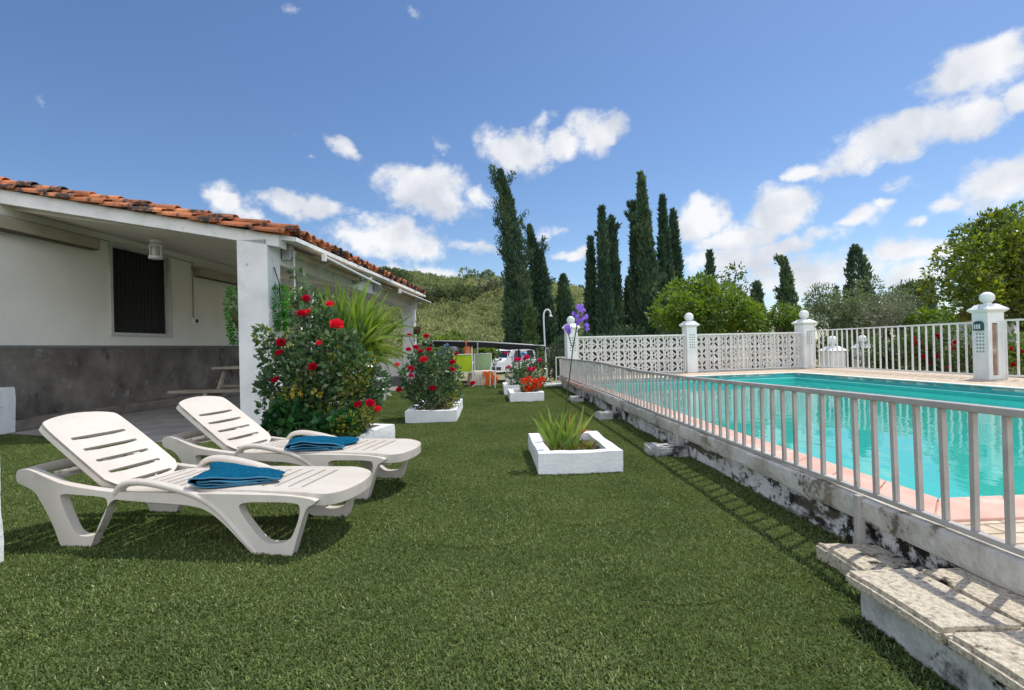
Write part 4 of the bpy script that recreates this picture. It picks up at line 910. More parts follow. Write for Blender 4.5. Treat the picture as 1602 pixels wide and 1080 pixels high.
# ================================================================ LOUNGERS
def sun_lounger(loc, rz, label):
    t = thing('sun_lounger', label, 'sun lounger', loc, rz, 'cream plastic sun loungers on the lawn')
    out = [(-.395, .405), (-.404, .37), (-.397, .335), (-.35, .318), (-.295, .298), (-.25, .245), (-.167, .105), (-.128, .0), (-.11, -.002), (.04, -.002), (.055, .0), (.098, .10), (.15, .20), (.195, .262), (.26, .256),
           (.45, .248), (.63, .243), (.74, .222), (.83, .160), (.92, .075), (1.0, .0), (1.02, -.002), (1.18, -.002), (1.20, .0), (1.232, .10), (1.270, .215), (1.29, .250), (1.325, .262), (1.335, .285),
           (1.2, .303), (.9, .303), (.6, .299), (.28, .297), (.16, .299), (-.1, .328), (-.22, .370), (-.33, .412)]
    h1 = [(-.125, .283), (.0, .278), (.14, .272), (.166, .255), (.160, .20), (.104, .088), (.07, .066), (.0, .062), (-.04, .08), (-.078, .150), (-.125, .25)]
    h2 = [(.925, .262), (1.08, .268), (1.23, .268), (1.252, .25), (1.243, .19), (1.205, .10), (1.165, .070), (1.09, .062), (1.045, .076), (.985, .14), (.92, .225)]
    loops = [[(q.x, q.y) for q in chaikin([(a, b_, 0) for a, b_ in lp], 2)] for lp in (out, h1, h2)]
    for side in (0, 1):
        w0, w1 = (0, .048) if side == 0 else (.552, .60)
        V, Fc = slab(loops, lambda u, v, tt: (u, tt, v), w0, w1)
        b = MB(); b.add(V, [f[::-1] for f in Fc]); fr = b.build('side_frame', M_plastic, t, smooth=35, bevel=.007)
        wc = .018 if side == 0 else .582
        path = chaikin([(.20, wc+.006*(1-2*side), .262), (.222, wc, .308), (.255, wc, .338), (.33, wc, .350), (.42, wc, .343), (.55, wc, .320), (.68, wc, .288), (.78, wc, .238), (.86, wc, .168), (.95, wc, .070), (1.015, wc, .004)], 2, False)
        n = len(path); b = MB()
        b.tube(path, [.026 if 3 < i < n-4 else .021 for i in range(n)], 12, squash=(1.15, .72)); b.build('armrest', M_plastic, t, smooth=50)
    # slatted seat with rounded foot end
    zf = lambda s_: .296 + .016*float(sstep(np.array((s_-.1)/.9))) - .020*float(sstep(np.array((s_-1.22)/.22)))
    E = [(.135, .049), (.4, .049), (.7, .049), (1.0, .045), (1.20, .030), (1.30, .030), (1.37, .065), (1.41, .15), (1.428, .30), (1.41, .45), (1.37, .535), (1.30, .57), (1.20, .57), (1.0, .555), (.7, .551), (.4, .551), (.135, .551)]
    E = [(q.x, q.y) for q in chaikin([(a, c, 0) for a, c in E], 2)]
    slots = []
    for s_ in [.195, .265, .335, .405, .475, .545, .615, .685, .755, .825, .895, .965, 1.04, 1.115, 1.19]:
        w_ = .0085; y0, y1 = .115, .485
        slots.append([(s_-w_, y0+.006), (s_, y0), (s_+w_, y0+.006), (s_+w_, y1-.006), (s_, y1), (s_-w_, y1-.006)])
    V, Fc = slab([E]+slots, lambda u, v, tt: (u, v, zf(u)+tt), -.016, .0)
    b = MB(); b.add(V, Fc)
    m_ = len(E); rim = [(x, y) for x, y in E if x > 1.0]
    k = len(rim); vs = []
    for x, y in rim:
        dx, dy = x-1.15, y-.30; d = math.hypot(dx, dy); ox, oy = dx/d*.004, dy/d*.004; ix, iy = -dx/d*.012, -dy/d*.012
        hgt = .052*float(sstep(np.array((x-1.0)/.3)))+.004
        vs += [(x+ox, y+oy, zf(x)-.001), (x+ox*.4, y+oy*.4, zf(x)-hgt), (x+ix, y+iy, zf(x)-hgt), (x+ix, y+iy, zf(x)-.0165)]
    fs = [(4*i+j, 4*i+4+j, 4*i+4+(j+1) % 4, 4*i+(j+1) % 4) for i in range(k-1) for j in range(4)]+[(0, 1, 2, 3), (4*k-1, 4*k-2, 4*k-3, 4*k-4)]
    b.add(vs, fs); b.build('seat', M_plastic, t, smooth=35)
    # raised backrest
    o3 = Vector((.135, 0, .290)); du = Vector((-.803, 0, .596)); nu = Vector((.596, 0, .803))
    Bk = [(.080, -.012), (.548, -.012), (.550, .25), (.540, .52), (.532, .585), (.515, .605), (.44, .637), (.315, .655), (.19, .637), (.105, .605), (.085, .585), (.078, .52), (.076, .25)]
    Bk = [(q.x, q.y) for q in chaikin([(a, c, 0) for a, c in Bk], 2)]
    sl = []
    for r_ in (.035, .135, .235, .335, .435):
        sl.append([(q.x, q.y) for q in chaikin([(.150, r_-.0135, 0), (.468, r_-.0135, 0), (.478, r_, 0), (.468, r_+.0135, 0), (.150, r_+.0135, 0), (.140, r_, 0)], 1)])
    bow = lambda w_: -.012*(1-((w_-.315)/.24)**2)
    V, Fc = slab([Bk]+sl, lambda u, v, tt: tuple(o3+Vector((0, u, 0))+du*v+nu*(tt+bow(u))), -.016, .0)
    b = MB(); b.add(V, Fc)
    vs = []
    for u, v in Bk:
        c = Vector((.315, .3)); e = (Vector((u, v))-c); e.normalize()
        p = o3+du*v+nu*bow(u)+Vector((0, u, 0)); iu = u-e.x*.010; iv = v-e.y*.010
        q = o3+du*iv+nu*bow(u)+Vector((0, iu, 0))
        vs += [p+nu*(-.001), p-nu*.045, q-nu*.045, q-nu*.0165]
    k = len(Bk); b.add(vs, [(4*i+j, (4*i+4+j) % (4*k), (4*((i+1) % k)+(j+1) % 4), 4*i+(j+1) % 4) for i in range(k) for j in range(4)])
    b.build('backrest', M_plastic, t, smooth=35)
    # head cross bar, prop bars and foot cross bars
    b = MB(); b.tube(chaikin([(-.372, .03, .378), (-.392, .10, .380), (-.398, .20, .381), (-.40, .30, .381), (-.398, .40, .381), (-.392, .50, .380), (-.372, .57, .378)], 2, False), .030, 10, squash=(.55, .95)); b.build('head_bar', M_plastic, t, smooth=50)
    for w_ in (.17, .43):
        b = MB(); b.tube([(-.13, w_, .45), (-.20, w_, .375), (-.33, w_, .352)], .012, 8); b.build('prop', M_plastic, t, smooth=50)
    b = MB(); b.box(-.29, -.25, .05, .55, .335, .352)
    for i in range(5): b.box(-.285+i*.0, -.262, .10+i*.095, .12+i*.095, .352, .372)
    b.build('rack', M_plastic, t)
    b = MB(); b.box(1.20, 1.345, .075, .525, .222, .268); b.build('crossbar', M_plastic, t, bevel=.01)
    b = MB(); b.box(.33, .50, .055, .545, .222, .262); b.build('crossbar', M_plastic, t, bevel=.01)
    return t
sun_lounger((-2.281, 2.682, 0), R(-9.2), 'cream plastic sun lounger nearest the camera, backrest raised, blue towel on it')
sun_lounger((-2.165, 3.64, 0), R(-11.5), 'cream plastic sun lounger behind the nearest one, in front of the rose bush')

def towel(loc, rz, label, seed, wd=.40, dp=.33):
    """a bath towel folded over twice and dropped, its rolled edge to the left"""
    r_ = random.Random(seed); t = thing('towel', label, 'towel', loc, rz, 'teal towels on the loungers')
    prof = [(.36, .006), (.25, .005), (.12, .005), (.05, .008), (.012, .022), (.0, .042), (.012, .060), (.05, .070), (.12, .066), (.22, .052), (.32, .040), (.39, .028), (.405, .020), (.39, .016), (.30, .022), (.20, .034), (.10, .046), (.05, .044), (.034, .034), (.05, .024), (.12, .022), (.20, .018), (.29, .012)]
    pc = chaikin([(x/.405*wd, 0, z) for x, z in prof], 2, False); n = len(pc); m_ = 22; vs = []
    for j in range(m_+1):
        y = j/m_
        for i, q in enumerate(pc):
            sh = .04*math.sin(y*3+seed)*(q.x/wd)+.014*math.sin(y*9+seed*2); lift = 1+.22*math.sin(y*5+seed*3+q.x*9)
            z = q.z*lift*(1-.25*y*(q.x/wd)) + .003*math.sin(y*24+i*.8)*(q.z > .02)
            vs.append((q.x-wd/2+sh+.006*math.sin(i*.5+y*11), (y-.5)*dp*(1-.22*(q.x/wd))+.01*math.sin(i*.35+seed), z*.86))
    fs = [(j*n+i, j*n+i+1, (j+1)*n+i+1, (j+1)*n+i) for j in range(m_) for i in range(n-1)]
    b = MB(); b.add(vs, fs); o = b.build('folded_cloth', M_towel, t, smooth=180)
    sd = o.modifiers.new('thick', 'SOLIDIFY'); sd.thickness = .007; sd.offset = 0
    b = MB(); b.tube([Vector(vs[i])+Vector((0, -.001, 0)) for i in range(n)], .0042, 6); b.tube([Vector(v_) for v_ in vs[n*m_:n*m_+n]], .0042, 6)
    b.tube([Vector(vs[j*n]) for j in range(m_+1)], .004, 6); b.build('hem', M_towel_edge, t, smooth=180)
towel((-1.50, 2.79, .316), R(9), 'folded teal towel lying on the seat of the nearest lounger', 1)
towel((-1.38, 3.70, .316), R(2), 'folded teal towel lying on the seat of the farther lounger', 4, .42, .36)

# ================================================================ PLANTERS AND GARDEN PLANTS
def planter(corner_nl, w, d, h, rz, label, wall=.11, seed=0):
    """open white masonry planter; corner_nl = near left base corner"""
    t = thing('planter', label, 'planter', (corner_nl[0], corner_nl[1], 0), rz, 'white masonry planters on the lawn')
    bm = bmesh.new()
    o = [(0, 0), (w, 0), (w, d), (0, d)]; i_ = [(wall, wall), (w-wall, wall), (w-wall, d-wall), (wall, d-wall)]
    rings = [[(x, y, -.03) for x, y in o], [(x, y, h) for x, y in o], [(x, y, h) for x, y in i_], [(x, y, h-.09) for x, y in i_]]
    V = [[bm.verts.new(q) for q in r_] for r_ in rings]
    for k in range(3):
        for j in range(4): bm.faces.new((V[k][j], V[k][(j+1) % 4], V[k+1][(j+1) % 4], V[k+1][j]))
    bmesh.ops.bevel(bm, geom=[e for e in bm.edges if e.is_manifold and e.calc_face_angle(0) > .5], offset=.014, segments=3, affect='EDGES')
    bmesh.ops.subdivide_edges(bm, edges=[e for e in bm.edges if e.calc_length() > .09], cuts=7, use_grid_fill=True)
    r_ = random.Random(seed); ph = [r_.uniform(0, 6) for _ in range(4)]
    for v in bm.verts:
        c = v.co; k = math.sin(c.x*11+ph[0])*math.sin(c.z*17+c.y*5+ph[1])+.5*math.sin(c.y*13+c.x*7+ph[2])+.35*math.sin(c.x*37+c.z*41)
        c += Vector((k*.0035, math.cos(c.y*9+c.x*6+ph[3])*.0035+.002*k, k*.004))
    me = bpy.data.meshes.new('box'); bm.to_mesh(me); bm.free(); me.materials.append(M_white_paint); link('box', me, t, smooth=50)
    b = MB(); m_ = 12; vs = []
    for j in range(m_+1):
        for i in range(m_+1): vs.append((wall-.004+(w-2*wall+.008)*i/m_, wall-.004+(d-2*wall+.008)*j/m_, h-.065+.018*math.sin(i*1.7+seed)*math.sin(j*1.3)+random.uniform(-.006, .006)))
    b.add(vs, [(j*(m_+1)+i, j*(m_+1)+i+1, (j+1)*(m_+1)+i+1, (j+1)*(m_+1)+i) for j in range(m_) for i in range(m_)]); b.build('soil', M_soil, t, smooth=180)
    return t
# (near-left corner, width, depth, height)
planter((.182, 3.945), .66, .96, .17, A_POOL, 'near white planter holding the iris clump, on the lawn beside the pool wall', .10, 1)
planter((-1.455, 6.85), .69, 1.55, .17, A_POOL, 'white planter of the smaller red rose bush, middle of the lawn', .10, 2)
planter((-.06, 9.20), .62, .95, .17, A_POOL, 'small white planter with orange geraniums', .09, 3)
planter((-.19, 10.62), .62, .95, .20, A_POOL, 'white planter of the pink rose bush, just behind the geranium planter', .09, 4)
planter((-.20, 14.05), .42, .6, .17, A_POOL, 'farthest small white planter behind the pink rose bush', .08, 5)
planter((-2.62, 4.95), 1.12, .98, .18, R(-12), 'large white planter of the big rose bush beside the porch column', .11, 6)

def gauss_ball(c, r, n, shell=.55):
    d = unit(rng.normal(size=(n, 3))); rad = rng.uniform(shell, 1.05, n)**.7
    return np.array(c)+d*(rad*r)[:, None] if np.isscalar(r) else np.array(c)+d*rad[:, None]*np.array(r)
def foliage(name, blobs, size, wr, mat, parent, up=.25, out=1.0, fold=.3, droop=0.0, second=None, f2=0.0, curl=.1):
    """blobs: (centre, radius, count): leaves pointing outward from every blob"""
    P = []; D = []
    for c, r, n in blobs:
        q = gauss_ball(c, r, n); P.append(q); D.append(unit(q-np.array(c))*out+rng.normal(size=(n, 3))*.55+np.array([0, 0, up-droop]))
    P = np.concatenate(P); D = np.concatenate(D); n = len(P)
    V = leaf_quads(P, D, rng.uniform(.55, 1.2, n)*size, wr, fold, curl)
    mi = None; mats = mat
    if second: mats = [mat, second]; mi = (rng.uniform(0, 1, n) < f2).astype(int)
    return quadmesh(name, V, mats, parent, mi)
def rose_mesh(name, r, mat):
    """layered cupped petals"""
    V = []
    for ring, (cnt, rad, tilt, zz, ps) in enumerate(((6, .40, .25, .0, .95), (6, .30, .65, .10, .85), (5, .20, 1.0, .20, .70), (4, .09, 1.3, .28, .5))):
        for k in range(cnt):
            a = 2*math.pi*k/cnt+ring*.6+random.uniform(-.15, .15); ca, sa = math.cos(a), math.sin(a); tl = tilt+random.uniform(-.12, .12)
            for (u0, u1) in ((0, .55), (.55, 1)):
                for (w0, w1) in ((-.5, 0), (0, .5)):
                    q = []
                    for u, w in ((u0, w0), (u0, w1), (u1, w1), (u1, w0)):
                        wid = ps*(.55+.75*u-.35*u*u*u); bend = tl+u*.25; x = rad*.5+u*ps*.62*math.cos(bend); z = zz+u*ps*.62*math.sin(bend)-.14*abs(w)*u*0+.12*(w*2)**2*u
                        y = w*wid*1.15; q.append((x*ca-y*sa, x*sa+y*ca, z-.25))
                    V.append(q)
    V = np.array(V)*r
    return quadmesh(name, V, mat)
def bloom(name, px, py, Y, r, mat, parent, face=None):
    o = rose_mesh(name, r, mat); o.parent = parent; p = at(px, py, Y); o.location = p-parent.location
    d = Vector(face) if face else Vector((random.uniform(-.4, .4), -.7, random.uniform(.4, 1.0))); o.rotation_euler = d.to_track_quat('Z', 'Y').to_euler(); return o
def stems(t, base, tips, rad, mat, name='stem', bend=.12):
    b = MB(); base = Vector(base)
    for tp in tips:
        tp = Vector(tp); q = base+Vector((random.uniform(-.12, .12), random.uniform(-.12, .12), 0)); mid = q.lerp(tp, .5)+Vector((random.uniform(-bend, bend), random.uniform(-bend, bend), bend*.5))
        pts = chaikin([q, mid, tp], 2, False); b.tube(pts, [rad*(1-.6*i/(len(pts)-1)) for i in range(len(pts))], 6)
    return b.build(name, mat, t, smooth=60)
def lc(t, px, py, Y): return at(px, py, Y)-t.location

# big red rose bush
t = thing('rose_bush', 'big red rose bush with dark glossy leaves beside the front porch column', 'rose bush', (-1.95, 5.35, .1)); big = t
bl = []
for px, py, Y, r, n in ((470, 640, 5.2, .26, 700), (520, 640, 5.1, .26, 700), (560, 630, 5.2, .22, 450), (440, 600, 5.25, .20, 420), (490, 590, 5.15, .26, 700), (545, 580, 5.1, .26, 700), (585, 600, 5.3, .16, 260), (455, 550, 5.2, .16, 300),
                        (500, 545, 5.15, .22, 600), (535, 545, 5.1, .18, 330), (480, 505, 5.2, .15, 260), (512, 505, 5.2, .13, 170), (490, 470, 5.3, .10, 110), (425, 560, 5.2, .13, 150), (418, 605, 5.2, .10, 90), (412, 525, 5.25, .09, 60), (475, 455, 5.3, .08, 50), (465, 430, 5.3, .05, 22), (412, 640, 5.2, .06, 26), (470, 680, 5.1, .2, 350), (530, 675, 5.05, .2, 350), (515, 570, 5.1, .2, 260), (465, 575, 5.15, .18, 220)):
    bl.append((tuple(lc(t, px, py, Y)), r, int(n*1.3)))
foliage('foliage', bl, .064, .62, L_rose, t, second=L_rose_pale, f2=.20)
foliage('young_foliage', [(tuple(lc(t, px, py, Y)), r, n) for px, py, Y, r, n in ((530, 565, 4.98, .11, 110), (560, 590, 4.98, .12, 150), (550, 620, 4.95, .10, 90), (480, 600, 4.98, .12, 90), (455, 620, 5.0, .10, 60), (500, 640, 4.95, .12, 70), (412, 525, 5.2, .08, 40), (520, 655, 4.9, .10, 60), (575, 570, 5.1, .1, 70))], .058, .6, L_rose_new, t)
stems(t, (0, 0, .05), [lc(t, px, py, Y) for px, py, Y in ((470, 455, 5.3), (463, 425, 5.3), (412, 520, 5.25), (440, 540, 5.2), (520, 500, 5.2), (527, 508, 5.05), (480, 470, 5.2), (410, 640, 5.2), (590, 600, 5.2), (480, 560, 5.2), (550, 540, 5.2))], .011, M_stem)
for px, py, r, mt, Y in ((479, 467, .040, P_red, 5.15), (472, 491, .048, P_red, 5.02), (481, 488, .035, P_coral, 5.02), (516, 476, .042, P_coral, 5.05), (526.5, 508, .066, P_coral, 4.90), (439, 536, .045, P_red, 5.0), (437, 552, .040, P_red, 5.0), (499, 537, .030, P_coral, 4.92), (489, 574, .042, P_red, 4.88),
                         (431, 594, .042, P_red, 5.05), (559.5, 633, .036, P_red, 4.85), (579, 631, .045, P_red, 4.85), (591, 640, .035, P_coral, 4.88)):
    bloom('rose', px, py, Y, r*1.3, mt, t)
# trailing ivy geranium at the foot of the bush
t = thing('ivy', 'dark green ivy and pale young leaves growing at the foot of the big rose bush', 'ivy', (-2.0, 4.95, .15))
foliage('foliage', [(tuple(lc(t, px, py, Y)), r, n) for px, py, Y, r, n in ((440, 660, 4.95, .13, 160), (470, 668, 4.85, .13, 170), (500, 675, 4.8, .14, 190), (535, 668, 4.8, .13, 170), (455, 640, 4.95, .12, 130), (425, 675, 5.0, .10, 90))], .088, .95, L_vine, t, fold=.15)
foliage('young_foliage', [(tuple(lc(t, px, py, Y)), r, n) for px, py, Y, r, n in ((545, 665, 4.75, .10, 110), (565, 655, 4.85, .09, 90), (580, 650, 4.95, .08, 60), (530, 680, 4.7, .09, 80))], .060, .45, L_rose_new, t)
for px, py in ((463, 612), (495, 618), (512, 648), (453, 623)): foliage('yellow_leaves', [(tuple(lc(t, px, py, 4.86)), .03, 7)], .05, .8, flat('yellow_leaf', (.45, .33, .03), transl=.3), t)

def sword_leaves(t, specs, w, mat, name='leaves', seg=7):
    """specs: (base, tip, sag): long tapering blades folded along the midrib"""
    b = MB()
    for base, tip, sag in specs:
        base, tip = Vector(base), Vector(tip); d = tip-base; L = d.length
        side = d.cross(Vector((random.uniform(-.6, .6), 1, random.uniform(-.3, .3)))); side.normalize(); up = side.cross(d).normalized(); vs = []
        for i in range(seg+1):
            f = i/seg; p = base+d*f+Vector((0, 0, sag*4*f*(1-f)*.5-sag*.0))+Vector((0, 0, -abs(sag)*f*f*.3))
            ww = w*(.55+1.2*f-1.72*f*f*f)*.5 if f < 1 else 0.0006
            ww = max(.0008, w*.5*min(1, .5+f*2)*(1-f**2.2)); vs += [p-side*ww+up*ww*.35, p, p+side*ww+up*ww*.35]
        b.add(vs, [(3*i+k, 3*i+k+1, 3*i+4+k, 3*i+3+k) for i in range(seg) for k in (0, 1)])
    return b.build(name, mat, t, smooth=180)
# yucca behind the roses
t = thing('yucca', 'bright green spiky yucca rising behind the big rose bush', 'yucca', (-1.72, 5.5, .12))
sp = []
for k in range(135):
    Y = 5.45+random.uniform(-.12, .12)
    base = lc(t, 548+random.uniform(-22, 22), 545+random.uniform(-25, 30), Y)
    ang = random.gauss(0.22, .72); Ln = random.uniform(.42, .80)*(1-.08*abs(ang))
    tip = base+Vector((math.sin(ang)*Ln, random.uniform(-.36, .30)*Ln, math.cos(ang)*Ln*.95))
    sp.append((base, tip, random.uniform(.0, .06)+.07*abs(ang)))
sword_leaves(t, sp, .046, L_yucca)
sword_leaves(t, [(lc(t, 575, 560, 5.6), lc(t, px, py, 5.35), .22) for px, py in ((628, 545), (625, 565), (615, 585), (632, 556), (600, 470), (618, 500))], .026, flat('pale_leaf', (.33, .36, .14), transl=.3), name='pale_leaves')
b = MB(); b.tube([(0, 0, 0), (.02, 0, .3), (.05, .02, .62)], [.06, .05, .055], 9); b.build('trunk', M_bark, t, smooth=60)

# second red rose bush
t = thing('rose_bush', 'smaller round red rose bush in the middle white planter', 'rose bush', (-1.16, 7.55, .12))
foliage('foliage', [(tuple(lc(t, px, py, Y)), r, n) for px, py, Y, r, n in ((650, 590, 7.4, .22, 420), (680, 580, 7.3, .26, 620), (690, 610, 7.3, .24, 520), (660, 615, 7.35, .20, 360), (705, 590, 7.4, .18, 300), (665, 565, 7.4, .18, 300), (695, 560, 7.45, .14, 180), (675, 630, 7.3, .18, 300), (640, 610, 7.4, .13, 150), (708, 615, 7.4, .12, 140), (650, 560, 7.5, .10, 70), (670, 540, 7.5, .07, 40))], .062, .62, L_rose, t, second=L_rose_pale, f2=.24)
foliage('young_foliage', [(tuple(lc(t, px, py, Y)), r, n) for px, py, Y, r, n in ((708, 625, 7.15, .10, 70), (700, 630, 7.1, .12, 80), (712, 605, 7.2, .07, 30))], .065, .35, L_rose_new, t)
stems(t, (0, 0, 0), [lc(t, px, py, Y) for px, py, Y in ((640, 527, 7.45), (667, 528, 7.4), (651, 546, 7.3), (714, 556, 7.3), (620, 573, 7.35), (677, 600, 7.2), (739, 602, 7.3))], .010, M_stem)
for px, py, r, mt in ((640, 525, .042, P_red), (667, 526, .042, P_red), (639, 547, .040, P_red), (650.5, 544, .050, P_red), (658, 550, .038, P_red), (671, 547, .046, P_red), (663, 563, .062, P_coral), (642.7, 577, .050, P_red), (642.7, 588, .036, P_pink), (620.6, 571.7, .048, P_coral), (714, 554, .034, P_red), (708, 567, .048, P_red), (708, 578, .042, P_red), (677, 608, .055, P_red), (739.5, 600, .044, P_red), (624, 610, .042, P_red)):
    bloom('rose', px, py, 7.1 if py > 540 else 7.35, r*1.25, mt, t)
# pink rose bush
t = thing('rose_bush', 'pink rose bush in the farther white planter behind the geraniums', 'rose bush', (.10, 11.1, .14))
foliage('foliage', [(tuple(lc(t, px, py, Y)), r, n) for px, py, Y, r, n in ((808, 600, 11, .16, 170), (818, 590, 11, .20, 240), (828, 580, 11, .20, 220), (840, 585, 11, .16, 150), (812, 575, 11, .16, 140), (848, 570, 11, .12, 90), (835, 565, 11.1, .12, 80), (800, 585, 11, .12, 90), (806, 610, 10.9, .14, 150), (848, 595, 11, .10, 60), (846, 548, 11.1, .06, 22), (842, 556, 11.1, .06, 22))], .062, .6, L_green, t, second=L_rose, f2=.5)
stems(t, (0, 0, 0), [lc(t, px, py, 11.05) for px, py in ((792, 553), (808, 563), (824, 558), (844, 562), (846, 545), (836, 577), (800, 575))], .010, M_stem)
for px, py, r, mt in ((791.7, 552.5, .042, P_pink), (808, 563, .062, P_pink), (824, 559, .062, P_pink), (844.5, 564, .052, P_pink), (795.5, 575, .044, P_pink), (828.4, 578, .062, P_pink), (835.5, 577, .045, P_coral), (813, 562, .04, P_pink), (820, 562, .04, P_red)):
    bloom('rose', px, py, 10.8, r*1.25, mt, t)
# orange geraniums
t = thing('geranium', 'orange red geraniums in the small white planter', 'geranium', (.38, 9.62, .12))
foliage('foliage', [(tuple(lc(t, px, py, 9.6)), .09, 90) for px, py in ((822, 605), (832, 605), (842, 604), (828, 612), (838, 611))], .06, .95, L_green, t)
for px, py, r in ((819, 596, .052), (827, 594, .055), (844, 597, .075), (840, 603, .070), (824, 607, .065), (832, 606, .06), (848, 594, .05), (837, 597, .045)):
    c = lc(t, px, py, 9.45); q = gauss_ball((0, 0, 0), r, 70, .45); o = quadmesh('flower_head', leaf_quads(q*.9, q+rng.normal(size=q.shape)*.03, .030, .9, .1), P_orange, t); o.location = c
stems(t, (0, 0, 0), [lc(t, px, py, 9.5) for px, py in ((819, 596), (844, 597), (832, 606), (824, 607))], .006, M_stem, bend=.03)
# iris clump and its tall flower stalk in the near planter
t = thing('iris', 'iris clump with one tall stalk of violet flowers in the near white planter', 'iris', (.46, 4.42, .10))
sp = []
for k in range(34):
    base = Vector((random.uniform(-.13, .06), random.uniform(-.12, .12), .0)); a = random.gauss(-.04, .36); Ln = random.uniform(.20, .41)
    sp.append((base, base+Vector((math.sin(a)*Ln, random.uniform(-.22, .22)*Ln, math.cos(a)*Ln)), random.uniform(0, .03)))
sword_leaves(t, sp, .042, L_iris)
sword_leaves(t, [((.02, -.03, .0), (.24, -.06, .19), .16), ((-.02, 0, 0), (.20, .05, .24), .1), ((.0, 0, .0), (.03, 0, .34), .0)], .030, flat('withering_leaf', (.42, .22, .05), transl=.3), name='withered_leaves')
foliage('low_leaves', [((.16, -.02, .0), (.14, .12, .05), 90), ((.05, -.15, .0), (.12, .05, .04), 40)], .07, .4, L_rose_new, t)
Yf = 4.36
st_ = [lc(t, px, py, Yf) for px, py in ((884, 690), (885, 640), (889, 606), (893, 572), (897, 540), (902, 512), (908, 488))]
b = MB(); b.tube(chaikin(st_, 1, False), .0055, 6); b.tube([lc(t, 896, 545, Yf), lc(t, 891, 530, Yf), lc(t, 888, 518, Yf)], .004, 5); b.tube([lc(t, 901, 520, Yf), lc(t, 911, 515, Yf), lc(t, 916, 513, Yf)], .004, 5); b.build('stalk', M_stem, t, smooth=60)
def iris_flower(px, py, r):
    p = lc(t, px, py, Yf); b = MB()
    for k in range(6):
        a = k*math.pi/3+random.uniform(-.2, .2); up = k % 2 == 0; ca, sa = math.cos(a), math.sin(a); vs = []
        for i in range(5):
            f = i/4; x = r*(.1+.85*f) if not up else r*(.1+.5*math.sin(f*2.4)); z = r*(.35*math.sin(f*2.2)-.95*f*f) if not up else r*1.05*f; w = r*.48*math.sin(min(1, f*.85+.12)*math.pi)**.7
            for q in (-1, 0, 1):
                y = q*w; vs.append((x*ca-y*sa, x*sa+y*ca, z+(abs(q))*r*.10*math.sin(i*2.1)))
        b.add(vs, [(3*i+k2, 3*i+k2+1, 3*i+4+k2, 3*i+3+k2) for i in range(4) for k2 in (0, 1)])
    o = b.build('flower', P_violet, t, smooth=180); o.location = p; o.rotation_euler = (random.uniform(-.4, .4), random.uniform(-.4, .4), random.uniform(0, 6))
for px, py, r in ((909, 485, .047), (901, 494, .040), (913.5, 500, .046), (917, 513, .036), (888, 517, .046), (905, 505, .036)): iris_flower(px, py, r)
t = thing('iris', 'dark purple iris flowers behind the smaller red rose bush', 'iris', (-1.75, 12.1, .0))
b = MB()
for k in range(5): b.tube([(.04*k-.1, .02*k, 0), (.05*k-.12, .0, .5), (.055*k-.14, 0, .85)], .006, 5)
b.build('stalk', M_stem, t)
for px, py, mt in ((688, 552, P_violet), (692, 556, P_violet), (697, 545, flat('blue_petal', (.25, .30, .5), transl=.3)), (690, 547, flat('plum_petal', (.09, .02, .11), transl=.2)), (696, 551, P_violet), (699, 541, flat('blue_petal', (.25, .30, .5))), (686, 558, flat('plum_petal', (.09, .02, .11)))): bloom('flower', px, py, 12, .07, mt, t)

# ================================================================ FAR END OF THE LAWN
M_lime = pm('lime_cloth', [(.3, (.30, .42, .03)), (.6, (.38, .52, .05))], scale=3, rough=.7, transl=.3); M_mint = pm('mint_cloth', [(.3, (.34, .52, .26)), (.6, (.42, .60, .34))], scale=3, rough=.7, transl=.3)
def garden_chair(loc, rz, label, cloth, arms=True):
    t = thing('garden_chair', label, 'chair', loc, rz, 'garden chairs at the far end of the lawn')
    for x in (-.235, .235):
        b = MB(); b.tube(chaikin([(x, .20, 0), (x, .22, .38), (x, .25, .84)], 1, False), .013, 6); b.tube(chaikin([(x, -.24, 0), (x, -.22, .40), (x, -.20, .60), (x, .0, .63), (x, .22, .60)], 2, False), .013, 6); b.build('leg', M_fence, t, smooth=50)
    b = MB(); b.tube([(-.235, .25, .84), (.235, .25, .84)], .013, 6); b.tube([(-.235, -.22, .40), (.235, -.22, .40)], .013, 6); b.tube([(-.235, .22, .38), (.235, .22, .38)], .013, 6); b.build('frame', M_fence, t)
    if cloth:
        b = MB(); vs = []
        for i in range(7): f = i/6; vs += [(-.225, .222+.03*f-.03*math.sin(f*3.1)*0, .40+.44*f), (0, .232+.03*f, .40+.44*f), (.225, .222+.03*f, .40+.44*f)]
        b.add(vs, [(3*i+k, 3*i+k+1, 3*i+4+k, 3*i+3+k) for i in range(6) for k in (0, 1)]); b.build('backrest', cloth, t, smooth=180)
        b = MB(); b.box(-.225, .225, -.21, .21, .385, .40); b.build('seat', cloth, t)
    else:
        b = MB()
        for i in range(4): b.box(-.22, .22, -.20+i*.105, -.20+i*.105+.085, .395, .41)
        b.build('seat', M_fence, t)
    return t
garden_chair((-1.24, 13.2, 0), R(176), 'lime green garden chair seen from behind, in front of the table', M_lime)
garden_chair((-.83, 14.25, 0), R(185), 'pale mint green garden chair right of the lime one', M_mint)
garden_chair((-.28, 12.75, 0), R(-72), 'white metal garden chair standing beside the pink rose bush', None)
t = thing('garden_table', 'small garden table under a white and orange cloth beside the green chairs', 'table', (-.83, 13.65, 0), R(8))
b = MB(); b.box(-.30, .28, -.28, .28, .36, .385); b.build('tabletop', M_fence, t)
for x in (-.24, .22):
    for y in (-.2, .2):
        b = MB(); b.tube([(x, y, 0), (x, y, .359)], .014, 6); b.build('leg', M_fence, t)
